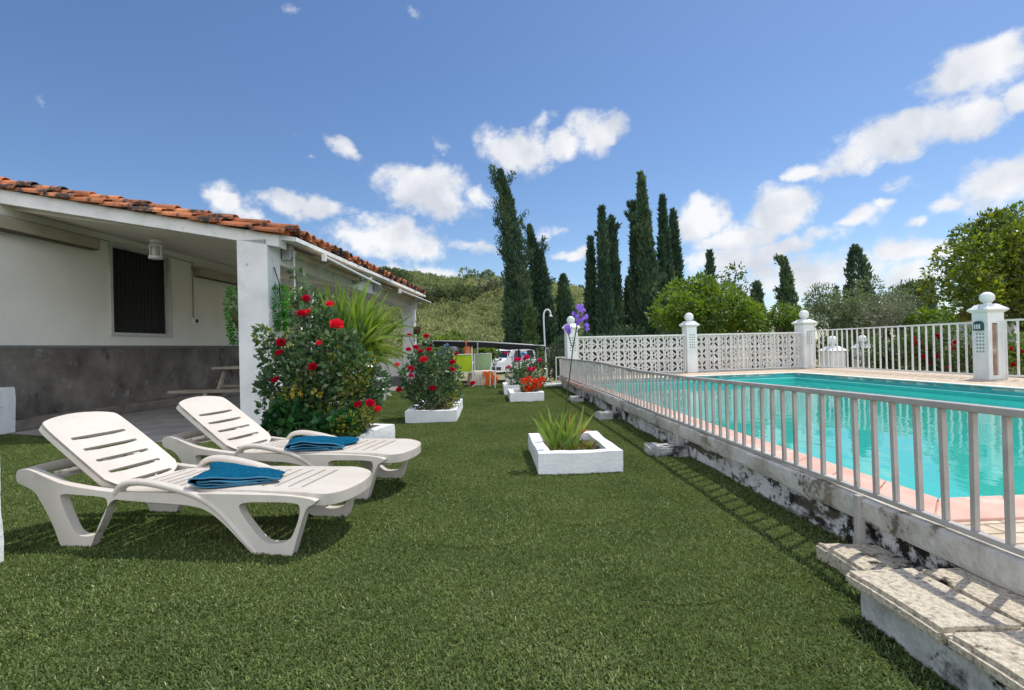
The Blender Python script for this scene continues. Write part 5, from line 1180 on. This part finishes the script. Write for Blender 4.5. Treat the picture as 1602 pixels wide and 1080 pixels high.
def cloth_mat():
    return pm('patterned_cloth', [(.40, (.62, .52, .40)), (.47, (.36, .24, .16)), (.52, (.70, .62, .52))], scale=6, stretch=(3, 3, .2), rough=.9, coord='Object')
b = MB(); vs = []; n = 40
for j, (zz, k) in enumerate(((.392, .0), (.392, 1.0), (.385, 1.03), (.20, 1.08), (.02, 1.12))):
    for i in range(n):
        a = 2*math.pi*i/n; q = max(abs(math.cos(a)), abs(math.sin(a))); r_ = .31/q*k*(1+(.03*math.sin(i*2.2) if j > 2 else 0)); vs.append((r_*math.cos(a)-.01, r_*math.sin(a), zz))
b.add(vs, [(j*n+i, j*n+(i+1) % n, (j+1)*n+(i+1) % n, (j+1)*n+i) for j in range(4) for i in range(n)])
o = b.build('tablecloth', cloth_mat(), smooth=60); o.location = t.location; o.rotation_euler = t.rotation_euler; tag(o, 'patterned cream and brown cloth hanging over the small garden table', 'tablecloth')
b = MB(); vs = []
for j in range(8):
    for i in range(8): vs.append((.02+.32*i/7+.02*math.sin(j*.9)+(.07*(1-abs(j-3.5)/3.5)), -.40+.10*(i/7)**2+.012*math.sin(i*2.3+j), .03+.35*j/7+.01*math.sin(i*2)))
b.add(vs, [(j*8+i, j*8+i+1, j*8+9+i, j*8+8+i) for j in range(7) for i in range(7)]); o = b.build('orange_cloth', flat('orange_cloth', (.80, .16, .02), rough=.85, transl=.2)); o.location = t.location; o.rotation_euler = t.rotation_euler
sd = o.modifiers.new('thick', 'SOLIDIFY'); sd.thickness = .012
tag(o, 'bright orange cloth draped over the right corner of the small table', 'cloth')
# orange ribbed drum on a white stand
t = thing('ribbed_drum', 'orange ribbed drum on a white stand behind the lime green chair', 'drum', (-1.215, 13.95, 0))
b = MB(); b.lathe([(.10+.006*(i % 2), .78+.42*i/22) for i in range(23)], 18); b.build('drum', flat('terracotta_plastic', (.62, .20, .09), rough=.6), t, smooth=40)
b = MB(); b.box(.105, .145, -.04, .04, 0, 1.16); b.build('upright', M_fence, t); b = MB(); b.box(-.12, .104, -.08, .08, .74, .778); b.box(-.12, .14, -.14, .14, .0, .03); b.build('stand', M_fence, t)
# barbecue
t = thing('barbecue', 'dark grey barbecue with a pale rimmed lid behind the smaller rose bush', 'barbecue', (-1.62, 14.0, 0))
b = MB(); b.lathe([(.05, .74), (.17, .80), (.20, .92), (.19, .93)], 20, sx=1.2); b.build('bowl', flat('dark_enamel', (.05, .055, .055), rough=.35, spec=.5), t, smooth=50)
b = MB(); b.lathe([(.205, .935), (.19, 1.0), (.13, 1.05), (.03, 1.07)], 20, sx=1.2); b.build('lid', flat('grey_lid', (.10, .11, .105), rough=.35, spec=.5), t, smooth=50)
b = MB(); b.box(-.24, .24, -.02, .02, 1.075, 1.10); b.build('handle', flat('pale_handle', (.45, .44, .40)), t)
for x, y in ((-.12, -.1), (.12, -.1), (0, .14)):
    b = MB(); b.tube([(x*1.3, y*1.3, 0), (x*.6, y*.6, .78)], .012, 6); b.build('leg', M_wire, t)
# shower
t = thing('shower', 'white outdoor shower pole with curved neck at the end of the lawn', 'shower', (.995, 14.85, 0))
b = MB(); b.tube(chaikin([(0, 0, 0), (-.04, 0, 1.0), (-.06, 0, 1.78), (-.05, 0, 1.98), (.03, 0, 2.07), (.12, 0, 2.04), (.15, 0, 1.95)], 3, False), .024, 10); b.build('pole', M_steel, t, smooth=60)
b = MB(); b.lathe([(.012, .10), (.022, .06), (.055, .0), (.05, -.01)], 14, (.15, 0, 1.86)); b.build('shower_head', M_steel, t, smooth=50)
b = MB(); b.lathe([(.07, 0), (.07, .012), (.03, .02)], 14); b.build('base_plate', M_steel, t, smooth=40)
b = MB(); b.tube([(-.03, -.03, .95), (-.03, -.07, .95)], .014, 8); b.tube([(-.06, -.07, .95), (.0, -.07, .95)], .009, 6); b.build('tap', M_steel, t)
# shade canopy beyond the lawn
t = thing('shade_canopy', 'low pipe frame canopy with dark shade cloth at the end of the lawn', 'canopy', (-.9, 13.8, 0))
P0, P1, P2_ = at(662, 533.5, 14.2)-t.location, at(747, 535, 13.8)-t.location, at(853, 541.5, 14.7)-t.location
M_pipe = flat('galvanised_pipe', (.34, .34, .33), rough=.45, metal=.3)
b = MB(); b.tube([P0, P1, P2_], .024, 8); b.build('front_rail', M_pipe, t, smooth=50)
B0, B1 = Vector((P0.x-1.0, 5.0, P0.z-.04)), Vector((P2_.x+.4, 5.0, P2_.z-.10))
b = MB(); b.tube([B0, B1], .022, 8); b.build('back_rail', M_pipe, t)
b = MB(); vs = []; nI, nJ = 16, 8
for j in range(nJ+1):
    g_ = j/nJ
    for i in range(nI+1):
        f = i/nI; a = (P0.lerp(P1, f/.42) if f < .42 else P1.lerp(P2_, (f-.42)/.58)); c = B0.lerp(B1, f); q = a.lerp(c, g_); q.z -= .04+.10*math.sin(g_*math.pi)*(.6+.4*math.sin(i*1.3)); vs.append(q)
b.add(vs, [(j*(nI+1)+i, j*(nI+1)+i+1, (j+1)*(nI+1)+i+1, (j+1)*(nI+1)+i) for j in range(nJ) for i in range(nI)])
b.build('shade_cloth', flat('black_shade_cloth', (.016, .016, .018), rough=.9), t, smooth=180)
b = MB(); vs = []
for i in range(33):
    f = i/32; a = (P0.lerp(P1, f/.42) if f < .42 else P1.lerp(P2_, (f-.42)/.58)); vs += [a+Vector((0, -.026, -.01)), a+Vector((0, -.030, -.13-.015*math.sin(i*.9)))]
b.add(vs, [(2*i, 2*i+1, 2*i+3, 2*i+2) for i in range(32)]); b.build('valance', flat('black_shade_cloth', (.016, .016, .018)), t, smooth=180)
for p_, gz in ((P1, 0), (P2_+Vector((-.22, -.03, 0)), -.0), (P0+Vector((.1, 0, 0)), 0), (B0, -1.3), (B1, -1.3)):
    b = MB(); b.tube([(p_.x, p_.y, gz), (p_.x, p_.y, p_.z-.02)], .022, 8); b.build('post', M_pipe, t, smooth=50)
# wire fence beyond the lawn
t = thing('wire_fence', 'dark wire fence at the far end of the lawn behind the shower', 'fence', (.2, 15.5, 0))
for x in (0, 1.15, 2.3, 3.4):
    b = MB(); b.tube([(x, 0, -.05), (x, 0, 1.0)], .02, 6); b.build('post', M_wire, t)
for z in np.arange(.06, 1.0, .072):
    b = MB(); b.tube([(0, 0, z), (3.4, 0, z)], .006, 5, caps=True); b.build('wire', M_wire, t)

# parked van with blue swirl decals and a roof rack
M_vbody = flat('van_white', (.72, .73, .76), rough=.25, spec=.5, var=.02); M_glass = flat('van_glass', (.015, .018, .022), rough=.08, spec=.6)
van = thing('van', 'white van with blue swirl decals and roof rack parked beyond the lawn', 'van', (-.15, 36.5, -.86), R(232))
prof = [(-2.0, .28), (-2.02, .85), (-1.95, 1.45), (-1.78, 1.74), (-1.0, 1.80), (.35, 1.76), (.75, 1.60), (1.22, 1.08), (1.85, .92), (2.02, .72), (2.05, .30)]
pc = [(q.x, q.y) for q in chaikin([(a, c, 0) for a, c in prof], 1, False)]
b = MB(); n = len(pc); W_ = .84; vs = []
for x, z in pc:
    tw = W_*(1-.13*max(0, (z-1.0)/.8)); vs += [(x, -tw, z), (x, -tw+.07, z+.015), (x, tw-.07, z+.015), (x, tw, z)]
fs = [(4*i+k, 4*i+4+k, 4*i+5+k, 4*i+1+k) for i in range(n-1) for k in range(3)]
fs += [tuple(4*i for i in range(n-1, -1, -1)), tuple(4*i+3 for i in range(n)), (0, 1, 2, 3), (4*n-1, 4*n-2, 4*n-3, 4*n-4), tuple([0, 3, 4*n-1, 4*n-4])]
b.add(vs, fs); b.build('body', M_vbody, van, smooth=35)
for sg in (-1, 1):
    for (x0, x1) in ((-1.75, -1.0), (-.25, .40)):
        b = MB(); b.add([(x0, sg*.852, 1.05), (x1+(.35 if x1 > 0 else 0), sg*.852, 1.05), (x1, sg*.772, 1.60), (x0+.06, sg*.772, 1.60), (x0, sg*.82, 1.05), (x1+(.35 if x1 > 0 else 0), sg*.82, 1.05), (x1, sg*.74, 1.60), (x0+.06, sg*.74, 1.60)], [(0, 1, 2, 3), (7, 6, 5, 4), (0, 4, 5, 1), (2, 6, 7, 3)]); b.build('window', M_glass, van)
    for wx in (-1.35, 1.32):
        b = MB(); b.tube([(wx, sg*.70, .31), (wx, sg*.87, .31)], .31, 20); wh = b.build('wheel', flat('tyre', (.02, .02, .02), rough=.8), van, smooth=40)
        b = MB(); b.tube([(wx, sg*.871, .31), (wx, sg*.885, .31)], .19, 16); b.build('rim', M_alu, wh)
    M_decal = flat('blue_decal', (.02, .17, .52), rough=.3, var=.02)
    for (cx, cz, ra, rb, hole) in ((-.62, 1.30, .34, .17, False), (.72, .98, .30, .24, True)):
        b = MB(); k_ = 24; vs = []
        for i in range(k_+1):
            a = math.pi*2*i/k_*(.62 if hole else 1)+(1.2 if hole else 0); rr = 1
            for q in (1.0, (.52 if hole else .0)):
                x, z = cx+ra*q*math.cos(a)+(.10*math.sin(a)), cz+rb*q*math.sin(a)+.06*math.cos(a); yy = W_*(1-.13*max(0, (z-1.0)/.8))+.012; vs.append((x, sg*yy, z))
        b.add(vs, [(2*i, 2*i+1, 2*i+3, 2*i+2) for i in range(k_)]); b.build('decal', M_decal, van)
b = MB(); b.add([(.80, -.70, 1.57), (.80, .70, 1.57), (1.24, .76, 1.13), (1.24, -.76, 1.13), (.76, -.70, 1.50), (.76, .70, 1.50), (1.18, .76, 1.05), (1.18, -.76, 1.05)], [(3, 2, 1, 0), (0, 1, 5, 4), (2, 3, 7, 6), (1, 2, 6, 5), (3, 0, 4, 7)]); o = b.build('windscreen', M_glass, van); o.location = (.03, 0, .035)
for x in (-1.3, -.4, .2):
    b = MB(); b.box(x-.03, x+.03, -.74, .74, 1.90, 1.94); b.box(x-.02, x+.02, -.68, -.64, 1.76, 1.899); b.box(x-.02, x+.02, .64, .68, 1.76, 1.899); b.build('roof_rack', M_alu, van)
for sg in (-1, 1):
    b = MB(); b.lathe([(.10, 0), (.11, .05), (.02, .10)], 12); o = b.build('headlight', flat('lamp_lens', (.6, .62, .65), rough=.1), van, smooth=40); o.location = (1.93, sg*.62, .72); o.rotation_euler = (0, R(80), 0)
b = MB(); b.box(2.0, 2.10, -.80, .80, .30, .52); b.build('bumper', flat('bumper_plastic', (.06, .06, .065), rough=.6), van, bevel=.03)

# right hand yard beyond the fence
for (px, Y, zb, zbd, zbl, w_, lab) in ((1303, 14.6, -.45, .67, .965, .44, 'low white ball topped pillar just beyond the bar fence near the corner pillar'), (1350, 16.6, -.45, .70, .975, .40, 'second low white ball topped pillar beyond the bar fence, farther back')):
    q = at(px, 560, Y); t = thing('pillar', lab, 'pillar', (q.x, q.y, zb), .1, 'low white pillars in the yard beyond the fence'); h = zbd-zb; x = w_/2
    b = MB(); b.box(-x, x, -x, x, 0, h); b.build('shaft', M_pillar, t, bevel=.01)
    b = MB(); b.add([(-x-.06, -x-.06, h+.001), (x+.06, -x-.06, h+.001), (x+.06, x+.06, h+.001), (-x-.06, x+.06, h+.001), (-.10, -.10, h+.14), (.10, -.10, h+.14), (.10, .10, h+.14), (-.10, .10, h+.14)], [(3, 2, 1, 0), (0, 1, 5, 4), (1, 2, 6, 5), (2, 3, 7, 6), (3, 0, 4, 7), (4, 5, 6, 7)]); b.build('cap', M_pillar, t)
    b = MB(); zc = zbl-zb; b.lathe([(.06, h+.141)]+[(.135*math.cos(a), zc+.135*math.sin(a)) for a in np.linspace(-1.1, 1.5, 12)], 18); b.build('ball', M_pillar, t, smooth=60)
A_, B_ = at(1366, 560, 16.8), at(1530, 560, 15.6); d = B_-A_
t = thing('garden_wall', 'low pale stone garden wall running behind the bar fence', 'wall', (A_.x, A_.y, -.45), math.atan2(d.y, d.x))
b = MB(); b.box(0, d.length+3, -.1, .1, 0, 1.08); b.build('masonry', pm('yard_wall', [(.3, (.20, .17, .14)), (.6, (.42, .37, .31))], scale=3, rough=.9, coord='World', bump=.4), t, bevel=.02)
b = MB(); b.box(-.02, d.length+3, -.13, .13, 1.081, 1.13); b.build('coping', M_kerb, t, bevel=.01)
q = at(1640, 515, 24)
t = thing('outbuilding', 'white outbuilding behind the big citrus tree at the right edge', 'building', (q.x, q.y, -.45))
b = MB(); b.box(-1.6, 4, 0, 4, 0, 2.25); b.build('wall', M_plaster, t); b = MB(); b.add([(-1.75, -.15, 2.251), (4.2, -.15, 2.251), (4.2, 4.2, 2.251), (-1.75, 4.2, 2.251), (-1.75, 2, 2.9), (4.2, 2, 2.9)], [(3, 2, 1, 0), (0, 1, 5, 4), (2, 3, 4, 5), (0, 4, 3), (1, 2, 5)]); b.build('roof', M_tile, t)
b = MB(); b.box(-.6, .2, -.03, .02, .9, 1.8); b.build('window', M_dark, t)

# ================================================================ TREES
def cypress(px, pxt, pyt, w_px, Y, label, mat=None, n=5200, zb=-.85, ragged=.30, tufts=0, group='cypress trees in a row beyond the garden', full=.8):
    base = at(px, 545, Y); base.z = zb; top = at(pxt, pyt, Y); zb = min(zb, float(terr(np.array(base.x), np.array(base.y)))) if Y < 38 else float(terr(np.array(base.x), np.array(base.y)))-.1; base.z = zb; H = top.z-zb; W = w_px/F_PX*Y/2*.86
    t = thing('cypress_tree', label, 'tree', base, random.uniform(0, 6), group)
    t.rotation_euler = (0, 0, 0); dx = top.x-base.x
    b = MB(); b.tube([(0, 0, -.1), (dx*.2, 0, H*.35), (dx*.6, 0, H*.75), (dx, 0, H*.97)], [W*.16+.04, W*.12+.03, .04, .012], 7); b.build('trunk', M_bark, t, smooth=60)
    h = rng.uniform(0, 1, n)**.9; th = rng.uniform(0, 2*np.pi, n); ph = rng.uniform(0, 6.28, 6)
    lob = 1+ragged*(.5*np.sin(3*th+ph[0]+h*9)+.5*np.sin(h*31+ph[1]+2*th)+.45*np.sin(h*63+5*th+ph[2]))
    prof = np.minimum(1, ((1-h)/full)**.62)*np.minimum(1, .72+h*1.6)
    rad = W*prof*lob*(rng.uniform(.12, 1, n)**.45)
    P = np.stack([dx*h**1.6+rad*np.cos(th), rad*np.sin(th), .10+h*H], 1)
    D = np.stack([np.cos(th)*.55, np.sin(th)*.55, np.full(n, 1.0)], 1)+rng.normal(size=(n, 3))*.28
    sz = (.10+.0085*min(Y, 30)+.004*max(0, Y-30))*rng.uniform(.6, 1.35, n)*(1-.25*h)
    # wind-bent side shoots
    for k in range(tufts):
        hh = rng.uniform(.45, .98); m_ = 150; a = rng.uniform(2.2, 4.2) if rng.uniform() < .75 else rng.uniform(-.8, .8); f = rng.uniform(0, 1, m_); rr = W*min(1, ((1-hh)/full)**.62)
        c = np.stack([dx*hh**1.6+np.cos(a)*(rr*.8+f*W*.65), np.sin(a)*(rr*.7+f*W*.3), .1+hh*H+f*W*.9], 1)+rng.normal(size=(m_, 3))*W*.13
        P = np.concatenate([P, c]); D = np.concatenate([D, np.tile(np.array([[math.cos(a)*.7, 0, 1.0]]), (m_, 1))+rng.normal(size=(m_, 3))*.3]); sz = np.concatenate([sz, rng.uniform(.09, .22, m_)*(min(Y, 33)/22)])
    quadmesh('crown', leaf_quads(P, D, sz, .34, .3), mat or L_cyp, t)
    return t
cypress(822, 783, 270, 54, 42, 'tallest ragged cypress, bent to the left at the top, left end of the row', n=13000, ragged=.45, tufts=22, full=1.0)
cypress(802, 797, 395, 26, 42.6, 'dark cypress filling the left foot of the tallest ragged one', n=4000, full=.6)
cypress(854, 828, 357, 42, 43.5, 'broad cypress leaning left beside the tallest ragged one', n=10000, ragged=.32, tufts=9, full=1.0)
cypress(862, 846, 395, 30, 43.1, 'narrow cypress pressed against the broad leaning one', n=3000, full=.9)
cypress(886, 881, 434, 40, 45, 'short dark cypress behind the shower pole', n=5000, full=.7)
cypress(828, 829, 485, 24, 40.2, 'pale green young cypress in front of the tallest ragged one', L_cyp_light, 2400, full=.6)
cypress(926, 924, 378, 18, 27, 'very slim single cypress standing alone behind the iris flowers', n=4200, ragged=.12, full=.5)
cypress(949, 941, 329, 27, 25, 'slim tall cypress, left half of the close middle pair', n=5600, ragged=.24, tufts=3)
cypress(964, 957, 345, 29, 25.6, 'slim tall cypress, right half of the close middle pair', n=5600, ragged=.24, tufts=2)
cypress(985, 984, 440, 30, 27, 'short dark cypress between the middle pair and the tallest middle one', n=3600, full=.8)
cypress(1002, 991, 322, 32, 26, 'slim cypress with split tip left of the tallest middle one', n=5200, ragged=.28, tufts=3)
cypress(1020, 1002, 277, 38, 25, 'tallest slim cypress in the middle of the row with a hooked tip', n=7200, ragged=.24, tufts=4)
cypress(1034, 1035, 375, 22, 25.5, 'narrow cypress squeezed behind the light green tree', n=3400)
cypress(1046, 1036, 313, 30, 26, 'slim pointed cypress right of the tallest middle one', n=5200, ragged=.2)
cypress(1062, 1053, 335, 30, 26.6, 'slim pointed cypress ending the row on the right', n=5200, ragged=.2)
cypress(1112, 1110, 397, 24, 30, 'thin cypress top rising above the light green tree', n=2600, ragged=.4)
cypress(1186, 1184, 447, 30, 30, 'small dark cypress at the right edge of the light green tree', n=3000, ragged=.3, full=.6)
cypress(1240, 1226, 408, 34, 36, 'ragged lone cypress leaning left above the corner pillar', n=4600, ragged=.4, tufts=5, group='lone cypress trees far behind the pool')
cypress(1351, 1338, 389, 36, 38, 'thick lone cypress with a blunt bent top behind the olive trees', n=5200, ragged=.18, full=.22, group='lone cypress trees far behind the pool')
for px, py, lab in ((1308, 453, 'tiny far cypress tip left of the blunt one'), (1324, 450, 'tiny far cypress tip next to the blunt one'), (1446, 443, 'tiny far cypress tip left of the big citrus tree'), (1458, 440, 'slightly taller far cypress tip touching the big citrus tree')):
    cypress(px, px, py, 15, 46, lab, n=1300, group='lone cypress trees far behind the pool')

def tree(nm, px, Y, z0, blobs, leaf, wr, mat, label, cat='tree', group=None, limbs=6, trunk_r=.12, second=None, f2=0, up=.2, zb=None, bark=M_bark):
    """blobs: (px, py, dY, r, n) leaf clumps of the crown placed in the garden"""
    base = at(px, 540, Y); base.z = z0
    t = thing(nm, label, cat, base, 0, group)
    bl = [(tuple(at(x, y, Y+dy)-base), r, n) for x, y, dy, r, n in blobs]
    foliage('crown', bl, leaf, wr, mat, t, up=up, second=second, f2=f2)
    b = MB(); c0 = Vector((0, 0, 0)); fork = Vector((random.uniform(-.1, .1), 0, max(.4, (bl[0][0][2])*.35)))
    b.tube([c0, fork], [trunk_r, trunk_r*.8], 8)
    for k in range(min(limbs, len(bl))):
        c = Vector(bl[k][0]); mid = fork.lerp(c, .5)+Vector((random.uniform(-.2, .2), random.uniform(-.2, .2), .1)); b.tube(chaikin([fork, mid, c], 1, False), [trunk_r*.6, trunk_r*.5, trunk_r*.35, trunk_r*.2], 6)
    b.build('trunk', bark, t, smooth=60); return t
def ell(px, py, a, b_, dY, k, r, n, seed):
    """k clumps spread over an ellipse in the crown"""
    r_ = random.Random(seed); o = []
    for i in range(k):
        an = r_.uniform(0, 6.283); q = math.sqrt(r_.uniform(0, 1)); o.append((px+a*q*math.cos(an), py+b_*q*math.sin(an), r_.uniform(-dY, dY), r*r_.uniform(.7, 1.25), int(n*r_.uniform(.6, 1.3))))
    return o
tree('broadleaf_tree', 1105, 19, -.5, ell(1105, 492, 72, 36, 1.3, 34, .50, 330, 1)+[(1035, 500, -.5, .35, 160), (1022, 492, -.6, .25, 70), (1060, 455, 0, .4, 200), (1100, 448, 0, .45, 240), (1140, 458, 0, .4, 200), (1175, 490, 0, .4, 200), (1185, 510, 0, .4, 180)], .17, .5, L_lime, 'light yellow green bushy tree directly behind the pierced screen', second=L_green, f2=.30)
tree('broadleaf_tree', 1222, 18, -.5, ell(1222, 505, 28, 16, .6, 12, .32, 190, 2), .13, .5, L_lime, 'small yellow green bush just left of the corner pillar', second=L_green, f2=.35)
tree('sparse_tree', 1145, 27, -.6, [(1140, 430, 0, .45, 60), (1152, 425, 0, .40, 50), (1128, 445, 0, .45, 60), (1160, 445, 0, .45, 60), (1140, 460, 0, .6, 120), (1165, 465, 0, .5, 90), (1100, 452, 0, .4, 40)], .22, .5, L_green, 'loose airy tree with thin top showing above the light green tree')
tree('olive_tree', 1300, 22, -.5, ell(1300, 490, 42, 26, 1.2, 22, .50, 300, 3), .16, .34, L_olive, 'grey green olive tree right behind the corner pillar', group='olive trees behind the bar fence', second=L_green, f2=.45)
tree('olive_tree', 1372, 24, -.5, ell(1372, 480, 42, 32, 1.2, 26, .55, 320, 4), .17, .34, L_green, 'greener olive tree in the middle behind the bar fence', group='olive trees behind the bar fence', second=L_olive, f2=.5)
tree('olive_tree', 1408, 19, -.5, ell(1402, 500, 44, 22, 1.0, 20, .45, 300, 5), .13, .30, L_olive, 'silvery olive bush low behind the bar fence', group='olive trees behind the bar fence', second=L_olive, f2=.2)
tree('broadleaf_tree', 1440, 26, -.5, ell(1432, 470, 26, 22, 1, 12, .5, 190, 6), .17, .5, L_dark, 'dark tree between the olive trees and the big citrus tree', second=L_green, f2=.4)
tree('broadleaf_tree', 1462, 17, -.5, ell(1462, 505, 34, 18, .8, 14, .36, 220, 7), .13, .5, L_lime, 'yellow green shrub at the foot of the big citrus tree', second=L_green, f2=.4)
tree('citrus_tree', 1625, 19, -.5, ell(1585, 415, 88, 62, 2.2, 70, .62, 430, 8)+[(1470, 430, 0, .5, 260), (1462, 455, 0, .45, 220), (1485, 400, 0, .5, 260), (1515, 375, 0, .5, 260), (1550, 352, 0, .5, 280), (1590, 340, 0, .5, 300), (1470, 480, 0, .5, 240), (1500, 485, .5, .5, 240), (1650, 345, 0, .6, 300), (1530, 470, .5, .6, 260), (1690, 400, 0, .8, 400), (1680, 450, 0, .7, 300)], .17, .50, L_citrus, 'big citrus tree with glossy yellow green leaves at the right edge', limbs=9, trunk_r=.22, second=L_dark, f2=.25)
def hedge(nm, px, Y, blobs, leaf, mat, label, second=None, f2=.4, flowers=None):
    t = tree(nm, px, Y, -.45, blobs, leaf, .5, mat, label, cat='shrub', limbs=3, trunk_r=.03, second=second, f2=f2)
    if flowers:
        k, fr, mt, sd_ = flowers; r_ = random.Random(sd_)
        for i in range(k):
            x, y, dy, r, n = r_.choice(blobs); o = rose_mesh('flower', fr*r_.uniform(.8, 1.3), mt); o.parent = t; o.location = at(x+r_.uniform(-12, 12), y+r_.uniform(-12, 12), Y+dy-r*.95)-t.location; o.rotation_euler = (r_.uniform(.6, 1.6), 0, r_.uniform(-.7, .7))
    return t
hedge('shrub', 1325, 17.5, ell(1325, 548, 42, 26, .6, 16, .42, 260, 11), .13, L_dark, 'dark green shrub behind the two low pillars beyond the fence', L_green)
hedge('shrub', 1395, 15.8, ell(1395, 552, 34, 30, .5, 18, .34, 240, 12), .11, L_dark, 'dark leafy shrub in the middle behind the bar fence', L_green, .5)
hedge('flowering_shrub', 1455, 13.2, ell(1455, 548, 36, 34, .4, 22, .30, 260, 13), .09, L_green, 'red flowering shrub behind the bar fence left of the big pillar', L_dark, .35, (26, .055, P_red, 3))
hedge('flowering_shrub', 1508, 12.6, ell(1505, 550, 24, 34, .4, 14, .28, 240, 14), .09, L_dark, 'red flowering shrub half hidden behind the big pillar', L_green, .5, (12, .055, P_red, 4))
hedge('flowering_shrub', 1600, 11.0, ell(1600, 560, 30, 26, .5, 16, .28, 260, 15), .085, L_green, 'red flowering shrub at the right edge behind the last fence', L_lime, .35, (18, .055, P_red, 5))
hedge('shrub', 750, 27, ell(748, 556, 18, 12, 1.5, 12, .5, 230, 16), .20, L_lime, 'bright yellow green shrubs under the hill behind the shade canopy', L_green, .4)
hedge('shrub', 700, 25, ell(700, 552, 45, 16, 1.5, 16, .55, 230, 17), .20, L_lime, 'yellow green shrub behind the lime chair and the shade canopy', L_dark, .4)
hedge('shrub', 905, 19.5, ell(905, 560, 40, 24, .6, 14, .45, 260, 18), .14, L_dark, 'dark hedge under the cypresses behind the small gate', L_cyp, .6)
hedge('shrub', 870, 16.6, ell(872, 574, 15, 16, .3, 9, .28, 240, 21), .11, L_dark, 'low dark shrub behind the wire fence and the shower pole', L_cyp, .5)
hedge('shrub', 1000, 20.5, ell(1000, 545, 70, 18, .6, 18, .5, 260, 19), .15, L_dark, 'dark hedge under the cypresses behind the left pierced screen', L_cyp, .6)
hedge('shrub', 765, 18.2, ell(757, 572, 9, 16, .4, 6, .26, 200, 20), .11, L_dark, 'dark shrub between the mint chair and the van', L_green, .5)

# ================================================================ HILL VEGETATION
def scrub_bush(n):
    q = gauss_ball((0, 0, .28), (.5, .5, .38), n, .3); q[:, 2] = np.abs(q[:, 2]); D = unit(q-np.array([0, 0, .1]))+rng.normal(size=(n, 3))*.6
    o = quadmesh('scrub_tuft', leaf_quads(q, D, rng.uniform(.10, .26, n), .5, .3), L_scrub); col.objects.unlink(o); return o
srcs = [scrub_bush(190) for _ in range(4)]
hp = []
while len(hp) < 9000:
    y = random.uniform(37, 108); x = random.uniform(-.95*y-4, .42*y)
    if math.hypot(x-.3, y-36.5) < 5.5: continue
    hp.append((x, y, float(terr(np.array(x), np.array(y)))-.05))
o = gn_scatter('hill_scrub', hp, srcs, '', .7, 2.1, .1); tag(o, 'dry olive green scrub covering the hillside behind the garden', 'scrub', kind='stuff')
for i, (px, py, r, Y, n, mt, lab) in enumerate(((603, 432, 1.9, 82, 900, L_oak, 'dark oak on the hill crest just above the end of the tiled roof'), (628, 437, 2.3, 84, 1100, L_oak, 'second dark oak on the crest right of the roof end'), (682, 464, 2.6, 74, 1300, L_oak, 'round dark oak below the crest between roof and cypresses'),
        (729, 466, 2.3, 76, 1100, L_oak, 'dark oak on the slope left of the pale round tree'), (748, 447, 2.8, 92, 1300, L_green, 'bright green umbrella shaped pine on the hill crest'), (772, 463, 2.4, 78, 1100, L_olive, 'pale grey round tree on the slope beside the tallest cypress'), (776, 444, 1.8, 95, 700, L_oak, 'dark tree on the crest touching the tallest cypress'), (720, 447, 1.6, 96, 600, L_oak, 'small dark oak on the hill crest left of the pine'),
        (902, 468, 2.6, 90, 1000, L_oak, 'oak on the far hill between the shower and the slim cypress'), (470, 470, 2.8, 60, 1200, L_oak, 'dark oak on the hill seen through the porch'))):
    c = at(px, py, Y); zb = float(terr(np.array(c.x), np.array(c.y))); c.z = max(c.z, zb+r*.3)
    t = thing('hill_tree', lab, 'tree', (c.x, c.y, zb), 0, 'scattered trees on the hill')
    r_ = random.Random(i); bl = [((r_.uniform(-.9, .9)*r, r_.uniform(-.6, .6)*r, c.z-zb+r_.uniform(-.35, .40)*r), r*r_.uniform(.32, .5), int(n/6)) for _ in range(9)]
    foliage('crown', bl, .42, .55, mt, t, second=L_dark, f2=.2)
    b = MB(); b.tube([(0, 0, -.2), (.1, 0, c.z-zb)], [.25, .12], 7); b.build('trunk', M_bark, t)
